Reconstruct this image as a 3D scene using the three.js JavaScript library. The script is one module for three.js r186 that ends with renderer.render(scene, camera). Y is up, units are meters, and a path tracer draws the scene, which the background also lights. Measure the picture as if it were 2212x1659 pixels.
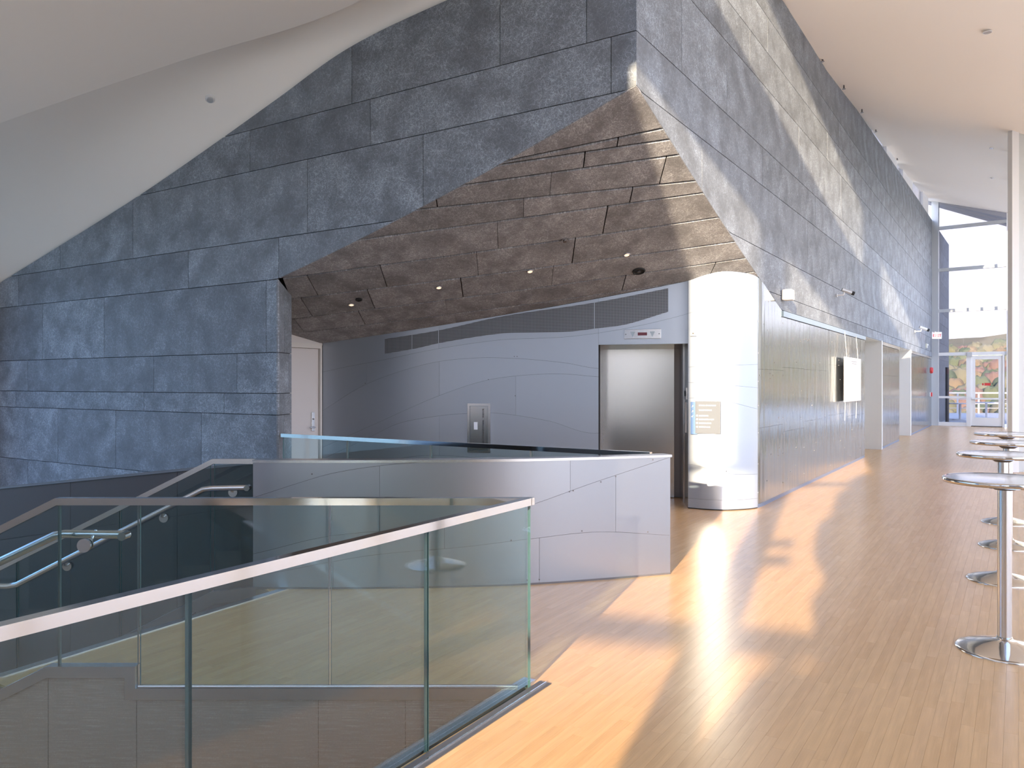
import * as THREE from 'three';
import { mergeGeometries } from 'three/addons/utils/BufferGeometryUtils.js';
import { RoundedBoxGeometry } from 'three/addons/geometries/RoundedBoxGeometry.js';
import { ImprovedNoise } from 'three/addons/math/ImprovedNoise.js';

// ------------------------------------------------------------------ camera, sky, sun, exposure
const scene = new THREE.Scene();
const F = 1715, CX = 1106, CY = 829.5, EYE = 1.6;                     // focal length and centre in pixels of 2212 x 1659, eye height in metres
const camera = new THREE.PerspectiveCamera(2 * Math.atan(CY / F) * 180 / Math.PI, 2212 / 1659, 0.05, 3000);
camera.position.set(0, EYE, 0);
camera.lookAt(0, EYE, -10);
const renderer = new THREE.WebGLRenderer({ antialias: true });
renderer.toneMapping = THREE.LinearToneMapping;
renderer.toneMappingExposure = 1.62;
renderer.shadowMap.enabled = true;
{
  const w = 256, h = 128, data = new Float32Array(w * h * 4);
  for (let j = 0; j < h; j++) {
    const el = Math.max(0, Math.sin(((j + 0.5) / h - 0.5) * Math.PI)), k = Math.pow(el, 0.75), S = 2.9;
    const c = [1.10 * (1 - k) + 0.34 * k, 1.0 * (1 - k) + 0.64 * k, 0.96 * (1 - k) + 1.28 * k];
    for (let i = 0; i < w; i++) { const o = (j * w + i) * 4; data[o] = c[0] * S; data[o + 1] = c[1] * S; data[o + 2] = c[2] * S; data[o + 3] = 1; }
  }
  const sky = new THREE.DataTexture(data, w, h, THREE.RGBAFormat, THREE.FloatType);
  sky.mapping = THREE.EquirectangularReflectionMapping; sky.magFilter = THREE.LinearFilter; sky.needsUpdate = true;
  scene.background = sky;
}
const SUN_EL = 11 * Math.PI / 180, SUN_AZ = 21.7 * Math.PI / 180;      // sunlight travels away from the camera and to its right
const sunDir = new THREE.Vector3(Math.sin(SUN_AZ) * Math.cos(SUN_EL), -Math.sin(SUN_EL), -Math.cos(SUN_AZ) * Math.cos(SUN_EL));
const sun = new THREE.DirectionalLight(new THREE.Color(1.0, 0.81, 0.585), 15.5);
sun.position.copy(sunDir).multiplyScalar(-60); sun.target.position.set(3, 2, -8); sun.position.add(sun.target.position);
sun.castShadow = true; sun.shadow.radius = 1.0;
Object.assign(sun.shadow.camera, { left: -25, right: 25, top: 20, bottom: -20, near: 1, far: 150 });
scene.add(sun, sun.target);

// ------------------------------------------------------------------ helpers
const V = (x, y, d) => new THREE.Vector3(x, y, -d);                    // d: metres in front of the camera
let seed = 7;
const rnd = () => { seed = (seed * 1664525 + 1013904223) >>> 0; return seed / 4294967296; };
const noise = new ImprovedNoise();
const lerp = (a, b, t) => a + (b - a) * t, clamp = (x, a, b) => Math.min(Math.max(x, a), b);
const table = (pts) => (x) => {                                       // piecewise linear function through [x, y]
  if (x <= pts[0][0]) return pts[0][1] + (x - pts[0][0]) * (pts[1][1] - pts[0][1]) / (pts[1][0] - pts[0][0]);
  for (let i = 1; i < pts.length; i++) if (x <= pts[i][0] || i === pts.length - 1) return lerp(pts[i - 1][1], pts[i][1], (x - pts[i - 1][0]) / (pts[i][0] - pts[i - 1][0]));
};
const smoothTable = (pts) => {                                        // the same, smoothed by a spline
  const c = new THREE.CatmullRomCurve3(pts.map((p) => new THREE.Vector3(p[0], p[1], 0)), false, 'centripetal').getPoints(pts.length * 8);
  return table(c.map((p) => [p.x, p.y]));
};
const dirOf = (u, v) => [(u - CX) / F, (CY - v) / F];
const onFloor = (u, v, h = 0) => { const [a, b] = dirOf(u, v), d = (h - EYE) / b; return [a * d, d]; };
const taken = {};
const numbered = (n) => { taken[n] = (taken[n] ?? -1) + 1; return taken[n] ? n + '_' + String(taken[n]).padStart(3, '0') : n; };
function tag(o, label, category, group, kind) {
  if (label) o.userData.label = label;
  if (category) o.userData.category = category;
  if (group) o.userData.group = group;
  if (kind) o.userData.kind = kind;
  return o;
}
function thing(name, label, category, at = [0, 0, 0], group, kind) {
  const g = new THREE.Group(); g.name = numbered(name); g.position.set(at[0], at[1], -at[2]); scene.add(g);
  return tag(g, label, category, group, kind);
}
function part(parent, name, geo, mat, label) {
  const m = new THREE.Mesh(geo, mat); m.name = name; m.castShadow = m.receiveShadow = true;
  if (label) m.userData.label = label;
  parent.add(m); return m;
}
function solo(name, geo, mat, label, category, group, kind) {
  const m = new THREE.Mesh(geo, mat); m.name = numbered(name); m.castShadow = m.receiveShadow = true; scene.add(m);
  return tag(m, label, category, group, kind);
}
const setting = (name, label, category) => thing(name, label, category, [0, 0, 0], null, 'structure');
const merge = (list) => mergeGeometries(list.map((g) => { const n = g.index ? g.toNonIndexed() : g; for (const k of Object.keys(n.attributes)) if (!['position', 'normal', 'uv'].includes(k)) n.deleteAttribute(k); n.clearGroups(); return n; }), false);
function fromTriangles(p, uv) {                                       // flat shaded
  const g = new THREE.BufferGeometry();
  g.setAttribute('position', new THREE.Float32BufferAttribute(p.flatMap((v) => [v.x, v.y, v.z]), 3));
  g.setAttribute('uv', new THREE.Float32BufferAttribute(uv ?? p.flatMap((v) => [v.x, v.z]), 2));
  g.computeVertexNormals(); return g;
}
const quad = (a, b, c, d) => [a, b, c, a, c, d];
/* a solid between eight corners: b0..b3 the bottom ring, t0..t3 the top ring, both counter-clockwise seen from above */
function hexa(b, t) {
  const tri = [...quad(t[0], t[1], t[2], t[3]), ...quad(b[3], b[2], b[1], b[0])];
  for (let i = 0; i < 4; i++) { const j = (i + 1) % 4; tri.push(...quad(b[i], b[j], t[j], t[i])); }
  const uv = []; for (let i = 0; i < tri.length; i += 6) { const e1 = tri[i + 1].distanceTo(tri[i]), e2 = tri[i + 2].distanceTo(tri[i + 1]); uv.push(0, 0, e1, 0, e1, e2, 0, 0, e1, e2, 0, e2); }
  return fromTriangles(tri, uv);
}
/* an upright slab between two plan points; lower and upper edge may slope */
function slab(ax, ad, bx, bd, y0a, y1a, y0b, y1b, th) {
  const L = Math.hypot(bx - ax, bd - ad), nx = -(bd - ad) / L * th / 2, nd = (bx - ax) / L * th / 2;
  const ring = (ya, yb) => [V(ax - nx, ya, ad - nd), V(bx - nx, yb, bd - nd), V(bx + nx, yb, bd + nd), V(ax + nx, ya, ad + nd)];
  return hexa(ring(y0a, y0b), ring(y1a, y1b));
}
const box = (w, h, d, x = 0, y = 0, z = 0) => new THREE.BoxGeometry(w, h, d).translate(x, y, z);
const rbox = (w, h, d, r, x = 0, y = 0, z = 0) => new RoundedBoxGeometry(w, h, d, 2, r).translate(x, y, z);
/* rectangular bar along a polyline */
function bar(pts, w, h) {
  const out = [], rings = pts.map((p, i) => {
    const a = pts[Math.max(0, i - 1)], b = pts[Math.min(pts.length - 1, i + 1)], t1 = p.clone().sub(a), t2 = b.clone().sub(p);
    const t = t1.normalize().add(t2.normalize()).normalize(), side = new THREE.Vector3(-t.z, 0, t.x);
    if (side.lengthSq() < 1e-6) side.set(1, 0, 0); side.normalize();
    const up = new THREE.Vector3().crossVectors(side, t).normalize(); if (up.y < 0) up.negate();
    const c = (sx, sy) => p.clone().addScaledVector(side, sx * w / 2).addScaledVector(up, sy * h / 2);
    return [c(-1, -1), c(1, -1), c(1, 1), c(-1, 1)];
  });
  for (let i = 1; i < rings.length; i++) for (let k = 0; k < 4; k++) { const j = (k + 1) % 4; out.push(...quad(rings[i - 1][j], rings[i - 1][k], rings[i][k], rings[i][j])); }
  out.push(...quad(...rings[0])); out.push(...quad(...rings[rings.length - 1].slice().reverse()));
  const g = fromTriangles(out), n = g.attributes.normal, c = new THREE.Vector3(), mid = new THREE.Vector3();
  return g;
}
function tube(pts, r, sides = 14) {                                   // round bar with flat ends
  const path = new THREE.CurvePath();
  for (let i = 1; i < pts.length; i++) path.add(new THREE.LineCurve3(pts[i - 1], pts[i]));
  const list = [new THREE.TubeGeometry(path, (pts.length - 1) * 12, r, sides, false)];
  for (const [p, q] of [[pts[0], pts[1]], [pts[pts.length - 1], pts[pts.length - 2]]]) {
    const cap = new THREE.CircleGeometry(r, sides); cap.lookAt(p.clone().sub(q)); cap.translate(p.x, p.y, p.z); list.push(cap);
  }
  return merge(list);
}
function disc(p, n, r, h) {                                           // short round plate, axis n
  const g = new THREE.CylinderGeometry(r, r, h, 28).rotateX(Math.PI / 2); g.lookAt(n); g.translate(p.x, p.y, p.z); return g;
}
const lathe = (pts, seg = 48) => new THREE.LatheGeometry(pts.map((p) => new THREE.Vector2(p[0], p[1])), seg);

/* surfaces: surf(s, t, off) -> point; panels are cells of a surface between lo(s) and hi(s) */
function panelGeo(surf, s0, s1, lo, hi, { gap = 0.003, th = 0.02, ds = 0.5, lift = 0, uvOff = [0, 0] } = {}) {
  s0 += gap; s1 -= gap; if (s1 - s0 < 0.004) return null;
  const L = typeof lo === 'number' ? () => lo : lo, H = typeof hi === 'number' ? () => hi : hi;
  const l = (s) => L(s) + gap, h = (s) => H(s) - gap, good = (s) => h(s) - l(s) > 0.002;
  const n = Math.max(1, Math.ceil((s1 - s0) / ds)), probe = 160;
  let a = null, b = null;
  for (let i = 0; i <= probe; i++) { const s = lerp(s0, s1, i / probe); if (good(s)) { if (a === null) a = s; b = s; } }
  if (a === null || b - a < 0.004) return null;
  const step = (s1 - s0) / probe, edge = (inside, outside) => { for (let k = 0; k < 14; k++) { const m = (inside + outside) / 2; if (good(m)) inside = m; else outside = m; } return inside; };
  if (a > s0) a = edge(a, a - step); if (b < s1) b = edge(b, b + step);
  const S = []; for (let i = 0; i <= n; i++) S.push(lerp(a, b, i / n));
  const P = [], N = [], U = [], e = 1e-3;
  const normal = (s, t) => { const p = surf(s, t, 0), x = surf(s + e, t, 0).sub(p), y = surf(s, t + e, 0).sub(p), m = x.cross(y).normalize(); return m.dot(surf(s, t, 1).sub(p)) < 0 ? m.negate() : m; };
  const flip = (() => { const s = (a + b) / 2, t = (l(s) + h(s)) / 2, p = surf(s, t, 0); return surf(s + e, t, 0).sub(p).cross(surf(s, t + e, 0).sub(p)).dot(surf(s, t, 1).sub(p)) < 0; })();
  const tri = (...vs) => { if (flip) vs.reverse(); for (const v of vs) { P.push(...v.p.toArray()); N.push(...v.n.toArray()); U.push(v.u[0] + uvOff[0], v.u[1] + uvOff[1]); } };
  const front = (s, t) => ({ p: surf(s, t, lift), n: normal(s, t), u: [s, t] });
  for (let i = 0; i < n; i++) {
    const A = front(S[i], l(S[i])), B = front(S[i + 1], l(S[i + 1])), C = front(S[i + 1], h(S[i + 1])), D = front(S[i], h(S[i]));
    tri(A, B, C); tri(A, C, D);
  }
  if (th) {                                                           // edges and back
    const rim = [];
    for (let i = 0; i <= n; i++) rim.push([S[i], l(S[i])]);
    for (let i = n; i >= 0; i--) rim.push([S[i], h(S[i])]);
    const bk = (q) => surf(q[0], q[1], lift - th);
    for (let i = 0; i < rim.length; i++) {
      const p = rim[i], q = rim[(i + 1) % rim.length], a0 = surf(p[0], p[1], lift), b0 = surf(q[0], q[1], lift), a1 = bk(p), b1 = bk(q);
      const m = b0.clone().sub(a0).cross(a1.clone().sub(a0)).normalize(); if (!isFinite(m.x) || m.lengthSq() < 0.5) continue; if (flip) m.negate(); m.negate();
      const w = (v, u) => ({ p: v, n: m, u });
      tri(w(a0, p), w(a1, p), w(b1, q)); tri(w(a0, p), w(b1, q), w(b0, q));
    }
    for (let i = 0; i < n; i++) {
      const w = (s, t) => ({ p: surf(s, t, lift - th), n: normal(s, t).negate(), u: [s, t] });
      const A = w(S[i], l(S[i])), B = w(S[i + 1], l(S[i + 1])), C = w(S[i + 1], h(S[i + 1])), D = w(S[i], h(S[i]));
      tri(A, C, B); tri(A, D, C);
    }
  }
  const g = new THREE.BufferGeometry();
  g.setAttribute('position', new THREE.Float32BufferAttribute(P, 3)); g.setAttribute('normal', new THREE.Float32BufferAttribute(N, 3)); g.setAttribute('uv', new THREE.Float32BufferAttribute(U, 2));
  return g;
}
/* flat upright surface from plan point (x0, d0) along (dx, dd); off counts towards the camera */
function planeSurf(x0, d0, dx, dd) {
  const L = Math.hypot(dx, dd); dx /= L; dd /= L;
  let nx = dd, nd = -dx; if (nx * -x0 + nd * -d0 < 0) { nx = -nx; nd = -nd; }
  const f = (s, t, off) => V(x0 + dx * s + nx * off, t, d0 + dd * s + nd * off);
  f.hit = (u, v) => { const [a, b] = dirOf(u, v), d = (nx * x0 + nd * d0) / (nx * a + nd), X = a * d; return [(X - x0) * dx + (d - d0) * dd, EYE + b * d]; };
  f.n = [nx, nd];
  return f;
}

// ------------------------------------------------------------------ textures and materials
const canvasTex = (w, h, draw, srgb = true) => {
  const c = document.createElement('canvas'); c.width = w; c.height = h; draw(c.getContext('2d'), w, h);
  const t = new THREE.CanvasTexture(c); t.wrapS = t.wrapT = THREE.RepeatWrapping; t.magFilter = THREE.LinearFilter; if (srgb) t.colorSpace = THREE.SRGBColorSpace; return t;
};
const repeat = (t, x, y) => { const c = t.clone(); c.repeat.set(x, y); c.needsUpdate = true; return c; };
function tileNoise(w, h, fx, fy, z, oct = 4) {                         // seamless noise field, 0..1
  const out = new Float32Array(w * h);
  for (let j = 0; j < h; j++) for (let i = 0; i < w; i++) {
    let v = 0, a = 0.5, k = 1; const x = i / w, y = j / h;
    for (let o = 0; o < oct; o++) {
      const n = (X, Y) => noise.noise(X * fx * k, Y * fy * k, z + o * 9.7);
      v += a * ((n(x, y) * (1 - x) + n(x - 1, y) * x) * (1 - y) + (n(x, y - 1) * (1 - x) + n(x - 1, y - 1) * x) * y); a /= 2; k *= 2;
    }
    out[j * w + i] = clamp(0.5 + v, 0, 1);
  }
  return out;
}
/* dark zinc-like sheet, scrubbed with short curling strokes over cloudy patches */
function scrubbed(dark, light, strokes, z) {
  return canvasTex(1024, 1024, (c, w, h) => {
    const cloud = tileNoise(256, 256, 5, 5, z), fine = tileNoise(256, 256, 14, 26, z + 40, 3), img = c.createImageData(w, h);
    for (let j = 0; j < h; j++) for (let i = 0; i < w; i++) {
      const k = (j >> 2) * 256 + (i >> 2), m = clamp((cloud[k] - 0.3) * 1.7, 0, 1) * 0.6 + fine[k] * 0.25 + rnd() * 0.16, o = (j * w + i) * 4;
      for (let q = 0; q < 3; q++) img.data[o + q] = lerp(dark[q], light[q], m * 0.62);
      img.data[o + 3] = 255;
    }
    c.putImageData(img, 0, 0); c.lineCap = 'round';
    for (let k = 0; k < strokes; k++) {
      const x = rnd() * w, y = rnd() * h, m = cloud[((y | 0) >> 2) * 256 + ((x | 0) >> 2)], a = rnd() * 6.28, len = 9 + rnd() * 22, bend = (rnd() - 0.5) * 24, lightOne = rnd() < 0.62;
      const q = lightOne ? light : dark; c.strokeStyle = `rgba(${q[0]},${q[1]},${q[2]},${(lightOne ? 0.15 + 0.95 * clamp(m - 0.32, 0, 1) : 0.32) * (0.5 + rnd())})`; c.lineWidth = 0.9 + rnd() * 1.7;
      for (const ox of [-w, 0, w]) for (const oy of [-h, 0, h]) {
        if (x + ox < -40 || x + ox > w + 40 || y + oy < -40 || y + oy > h + 40) continue;
        c.beginPath(); c.moveTo(x + ox, y + oy);
        c.quadraticCurveTo(x + ox + Math.cos(a) * len / 2 - Math.sin(a) * bend, y + oy + Math.sin(a) * len / 2 + Math.cos(a) * bend, x + ox + Math.cos(a) * len, y + oy + Math.sin(a) * len); c.stroke();
      }
    }
  });
}
const zincA = scrubbed([112, 109, 109], [226, 224, 226], 21000, 3), zincB = scrubbed([118, 115, 115], [216, 214, 217], 13000, 17);
const soffitTex = scrubbed([98, 94, 93], [200, 195, 192], 19000, 29);
const std = (o) => new THREE.MeshStandardMaterial(o), phys = (o) => new THREE.MeshPhysicalMaterial(o);
const tinted = (r, g, b) => new THREE.Color().setRGB(r, g, b);
const zincMats = [], soffitMats = [];
for (const [t, k] of [[zincA, 0.88], [zincA, 0.74], [zincB, 0.82], [zincB, 0.66], [zincA, 0.8]]) {
  const m = repeat(t, 1 / 1.7, 1 / 1.7); zincMats.push(std({ map: m, color: tinted(k * 0.80, k * 0.90, k * 0.98), roughness: 0.62, metalness: 0.12, bumpMap: m, bumpScale: 0.0006 }));
}
for (const k of [1.25, 1.15, 1.04]) { const m = repeat(soffitTex, 1 / 1.5, 1 / 1.5); soffitMats.push(std({ map: m, color: tinted(k * 0.95, k, k * 1.06), roughness: 0.7, metalness: 0.05, bumpMap: m, bumpScale: 0.0006 })); }
const joint = std({ color: 0x1b1a1a, roughness: 0.9 });
const brushTex = (() => { const f = tileNoise(512, 512, 3, 240, 61, 2); return canvasTex(512, 512, (c, w, h) => { const im = c.createImageData(w, h); for (let i = 0; i < w * h; i++) { const v = 138 + f[i] * 30 + rnd() * 16; im.data.set([v, v, v, 255], i * 4); } c.putImageData(im, 0, 0); }, false); })();
const brushR = repeat(brushTex, 2.2, 2.2);
const steelWall = std({ color: tinted(0.48, 0.53, 0.60), metalness: 0.88, roughness: 0.62, roughnessMap: brushR });
const steelWallB = std({ color: tinted(0.462, 0.51, 0.578), metalness: 0.88, roughness: 0.66, roughnessMap: brushR });
const steelParapet = std({ color: tinted(0.34, 0.355, 0.39), metalness: 1, roughness: 0.5, roughnessMap: brushR });
const steelParapetB = std({ color: tinted(0.327, 0.342, 0.375), metalness: 1, roughness: 0.53, roughnessMap: brushR });
const waveTex = (() => { const f = tileNoise(512, 512, 26, 2, 91, 3); return canvasTex(512, 512, (c, w, h) => { const im = c.createImageData(w, h); for (let i = 0; i < w * h; i++) { const v = f[i] * 255; im.data.set([v, v, v, 255], i * 4); } c.putImageData(im, 0, 0); }, false); })();
const steelMirror = std({ color: tinted(0.24, 0.265, 0.29), metalness: 1, roughness: 0.16, bumpMap: repeat(waveTex, 0.22, 0.3), bumpScale: 0.012 });
const steelDoor = std({ color: tinted(0.47, 0.48, 0.49), metalness: 1, roughness: 0.36, roughnessMap: brushR });
const chrome = std({ color: tinted(0.66, 0.65, 0.64), metalness: 1, roughness: 0.08 });
const satin = std({ color: tinted(0.60, 0.60, 0.61), metalness: 1, roughness: 0.24 });
const darkMetal = std({ color: tinted(0.16, 0.15, 0.15), metalness: 0.8, roughness: 0.45 });
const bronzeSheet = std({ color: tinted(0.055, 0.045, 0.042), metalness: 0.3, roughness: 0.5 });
const fasciaSheet = std({ color: tinted(0.34, 0.28, 0.225), metalness: 0.55, roughness: 0.42, roughnessMap: brushR });
const white = std({ color: tinted(0.78, 0.77, 0.75), roughness: 0.7 });
const plaster = std({ color: tinted(0.92, 0.845, 0.76), roughness: 0.85 });  // white paint, with the warm light on it mixed into the colour
const doorPaint = std({ color: tinted(0.60, 0.56, 0.53), roughness: 0.6 });
const frameWhite = std({ color: tinted(0.74, 0.73, 0.72), roughness: 0.45 });
const mullionGrey = std({ color: tinted(0.52, 0.54, 0.56), roughness: 0.4, metalness: 0.4 });
const black = std({ color: 0x121212, roughness: 0.6 });
const red = std({ color: tinted(0.55, 0.04, 0.04), roughness: 0.5 });
const clearGlass = phys({ color: tinted(0.99, 0.995, 0.99), transmission: 1, roughness: 0, thickness: 0, ior: 1.5 });
const railGlass = phys({ color: tinted(0.845, 0.92, 0.925), transmission: 1, roughness: 0, thickness: 0, ior: 1.5, specularIntensity: 0.7 });
const blueGlass = phys({ color: tinted(0.62, 0.78, 0.93), transmission: 1, roughness: 0, thickness: 0, ior: 1.5 });  // blue tint added to cool the light falling on the left wall
const endGlass = phys({ color: tinted(0.53, 0.53, 0.555), transmission: 1, roughness: 0, thickness: 0, ior: 1.5 });  // dark tint added to dim the bright sky behind the panes
const glassEdge = phys({ color: tinted(0.05, 0.10, 0.10), transmission: 0.15, roughness: 0.25, thickness: 0, ior: 1.5 });

// ------------------------------------------------------------------ plan of the place
const CORNER = [1.09, 6.96];                                          // the prow where the two clad walls meet
const soffitY = (X, d) => 8.3149 + 0.2055 * X - 0.7419 * d - 0.0138 * X * d + 0.0196 * d * d;
const leftSurf = planeSurf(CORNER[0], CORNER[1], -1.566, 1);          // s runs to the left from the prow
const rightSurf = planeSurf(CORNER[0], CORNER[1], 0.638, 1);          // s runs away from the prow
const RS = Math.hypot(0.638, 1), LS = Math.hypot(1.566, 1);
const rightS = (d) => (d - CORNER[1]) * RS, rightX = (d) => 0.638 * d - 3.35;
const leftS = (d) => (d - CORNER[1]) * LS;
const leftTop = smoothTable([[-0.6, 5.72], [0, 5.65], [2.08, 5.51], [3.47, 5.33], [4.59, 5.0], [5.67, 4.68], [7.39, 4.20], [11.26, 3.26], [13.2, 2.78]]);
const LW_END = leftS(9.43), LW_FAR = 12.9;
const rightTop = (s) => { const d = CORNER[1] + s / RS; return d < 11.26 ? lerp(5.65, 7.05, (d - 6.96) / 4.3) : 7.05 + 0.0465 * (d - 11.26); };
/* the brushed metal wall: lift wall, rounded corner, then along the corridor */
const metalPath = (() => {
  const pts = [[-2.79, 11.69], [-1.0, 11.17], [1.15, 10.55], [2.0, 10.30], [2.26, 10.215], [2.44, 10.107], [2.656, 10.036], [2.906, 10.085], [3.13, 10.2], [3.32, 10.44]];
  const c = new THREE.CatmullRomCurve3(pts.map((p) => new THREE.Vector3(p[0], 0, p[1])), false, 'centripetal').getPoints(160).map((p) => [p.x, p.z]);
  for (let d = 10.8; d < 31; d += 0.6) c.push([rightX(d), d]);
  c.push([rightX(31), 31]);
  const acc = [0]; for (let i = 1; i < c.length; i++) acc.push(acc[i - 1] + Math.hypot(c[i][0] - c[i - 1][0], c[i][1] - c[i - 1][1]));
  return { c, acc };
})();
function metalSurf(s, t, off) {
  const { c, acc } = metalPath; let i = 1; while (i < acc.length - 1 && acc[i] < s) i++;
  const k = (s - acc[i - 1]) / (acc[i] - acc[i - 1]);
  const tang = (j) => { const a = c[Math.max(0, j - 1)], b = c[Math.min(c.length - 1, j + 1)], L = Math.hypot(b[0] - a[0], b[1] - a[1]); return [(b[0] - a[0]) / L, (b[1] - a[1]) / L]; };
  const ta = tang(i - 1), tb = tang(i), kk = clamp(k, 0, 1), tx = lerp(ta[0], tb[0], kk), td = lerp(ta[1], tb[1], kk);
  return V(lerp(c[i - 1][0], c[i][0], k) + td * off, t, lerp(c[i - 1][1], c[i][1], k) - tx * off);
}
const metalAt = (u, v) => {                                           // s, height where a pixel's line of sight meets that wall
  const [a, b] = dirOf(u, v), { c, acc } = metalPath;
  for (let i = 1; i < c.length; i++) {
    const [x0, d0] = c[i - 1], [x1, d1] = c[i], f0 = x0 - a * d0, f1 = x1 - a * d1;
    if (f0 <= 0 && f1 > 0) { const k = f0 / (f0 - f1), d = lerp(d0, d1, k); return [lerp(acc[i - 1], acc[i], k), EYE + b * d]; }
  }
};
const metalS = (d) => { const { c, acc } = metalPath; for (let i = 150; i < c.length; i++) if (c[i][1] >= d && c[i][0] > 3) return lerp(acc[i - 1], acc[i], (d - c[i - 1][1]) / (c[i][1] - c[i - 1][1])); };
const metalTop = (s) => { const p = metalSurf(s, 0, 0); return Math.max(2.62, soffitY(p.x, -p.z) + 0.0); };

// ------------------------------------------------------------------ floor
const G1 = [0.09, 4.2], F1DIR = [-0.527, -0.85];                      // corner of the two glass guards, and the way the front guard runs from it
const f1 = (k) => [G1[0] + F1DIR[0] * k, G1[1] + F1DIR[1] * k];
const parapetPts = [[1.33, 6.68], [0.75, 6.49], [0.107, 6.32], [-0.745, 6.22], [-1.85, 6.2], [-2.03, 6.22]];
const floorPoly = [f1(9), f1(0), [-1.96, 4.2], [-2.9, 4.2], [-1.84, 6.1], ...parapetPts.slice(0).reverse().map((p) => [p[0], p[1] + 0.07]), [1.3, 6.8], [-2.76, 9.5], [-2.9, 9.9], [-3.7, 10.8], [-2.6, 12.2], [2.4, 11.6], [3.6, 11.4], [rightX(17.3) - 0.2, 17.3], [rightX(19.5) - 2, 19.5], [rightX(24.7) - 2, 24.7], [rightX(30.7), 30.9], [18.6, 29.2], [9.1, 14.5], [13.75, 14.5], [2.6, -3], [-3.9, -3]];
{
  const fl = setting('floor', 'pale maple strip floor of the upper gallery', 'floor');
  const sh = new THREE.Shape(floorPoly.map(([x, d]) => new THREE.Vector2(x, d)));
  const g = new THREE.ExtrudeGeometry(sh, { depth: 0.3, bevelEnabled: false }).rotateX(-Math.PI / 2).translate(0, -0.312, 0);
  part(fl, 'sub_floor', g, std({ color: tinted(0.22, 0.15, 0.09), roughness: 0.8 }));
  const woodTex = canvasTex(512, 256, (c, w, h) => {
    const f = tileNoise(512, 256, 4, 40, 5, 3), g2 = tileNoise(512, 256, 3, 9, 25, 3), im = c.createImageData(w, h);
    for (let i = 0; i < w * h; i++) { const v = 0.88 + 0.07 * (f[i] - 0.5) + 0.09 * (g2[i] - 0.5) + 0.02 * (rnd() - 0.5); im.data.set([255 * clamp(v * 1.0, 0, 1), 255 * clamp(v * 0.985, 0, 1), 255 * clamp(v * 0.96, 0, 1), 255], i * 4); }
    c.putImageData(im, 0, 0);
  });
  const tones = [[0.69, 0.415, 0.196], [0.675, 0.402, 0.187], [0.66, 0.389, 0.178], [0.685, 0.410, 0.191], [0.67, 0.400, 0.191], [0.645, 0.377, 0.172]];
  const wm = repeat(woodTex, 1 / 1.1, 1 / 0.4);
  const mats = tones.map((t) => std({ color: tinted(...t), map: wm, roughness: 0.27 }));
  const stuffMat = std({ vertexColors: true, map: wm, roughness: 0.27 });
  const W = 0.0572, e1 = [0.5379, 0.8430], e2 = [0.8430, -0.5379], planks = [];
  const lens = [0.06, 0.12, 0.22, 0.34, 0.46, 0.61, 0.76, 0.92, 1.15];
  const geos = lens.map((l) => { const g0 = new THREE.BoxGeometry(l - 0.0006, 0.012, W - 0.0006); const uv = g0.attributes.uv, p = g0.attributes.position; for (let i = 0; i < p.count; i++) uv.setXY(i, p.getX(i), p.getZ(i)); return g0; });
  for (let r = -150; r < 190; r++) {
    const off = (r + 0.5) * W, hits = [];
    for (let i = 0; i < floorPoly.length; i++) {
      const a = floorPoly[i], b = floorPoly[(i + 1) % floorPoly.length], fa = a[0] * e2[0] + a[1] * e2[1] - off, fb = b[0] * e2[0] + b[1] * e2[1] - off;
      if ((fa > 0) !== (fb > 0)) { const k = fa / (fa - fb); hits.push(lerp(a[0], b[0], k) * e1[0] + lerp(a[1], b[1], k) * e1[1]); }
    }
    hits.sort((a, b) => a - b);
    for (let i = 0; i + 1 < hits.length; i += 2) {
      let s = hits[i] + 0.02; const end = hits[i + 1] - 0.01;
      let first = true;
      while (s < end) {
        let k = 3 + Math.floor(rnd() * 6); if (first) { k = 1 + Math.floor(rnd() * 5); first = false; }
        while (k > 0 && s + lens[k] > end) k--;
        if (s + lens[k] > end + 0.03) break;
        const m = s + lens[k] / 2; planks.push({ x: e1[0] * m + e2[0] * off, d: e1[1] * m + e2[1] * off, k, tone: Math.floor(rnd() * tones.length), u: rnd() * 3, v: rnd() * 3, turn: rnd() < 0.5 });
        s += lens[k];
      }
    }
  }
  const ang = Math.atan2(e1[1], e1[0]);
  const inView = (p) => { if (p.d < 3.2) return 0; const u = CX + F * p.x / p.d, v = CY + F * EYE / p.d; if (u < 500 || u > 2250 || v > 1720) return 0; return (u < 1110 ? 0.25 : 1) * lens[p.k] / (p.d * p.d); };
  planks.sort((a, b) => inView(b) - inView(a));
  const list = [], colors = [];
  planks.forEach((p, i) => {
    const rot = ang + (p.turn ? Math.PI : 0);
    if (i < 300) { const m = part(fl, 'floor_plank', geos[p.k], mats[p.tone]); m.position.set(p.x, -0.006, -p.d); m.rotation.y = rot; } else {
      const g0 = geos[p.k].clone().toNonIndexed(); const uv = g0.attributes.uv; for (let q = 0; q < uv.count; q++) uv.setXY(q, uv.getX(q) + p.u, uv.getY(q) + p.v);
      g0.rotateY(rot).translate(p.x, -0.006, -p.d); list.push(g0); for (let q = 0; q < uv.count; q++) colors.push(...tones[p.tone]);
    }
  });
  const all = mergeGeometries(list, false); all.setAttribute('color', new THREE.Float32BufferAttribute(colors, 3));
  part(fl, 'floor_planks', all, stuffMat).userData.kind = 'stuff';
}
{
  const lower = setting('floor_lower', 'maple floor of the level below the stair opening', 'floor');
  part(lower, 'slab', box(16, 0.3, 22, -4, -3.15, -7), std({ color: tinted(0.67, 0.40, 0.187), roughness: 0.35 }));
}

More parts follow.
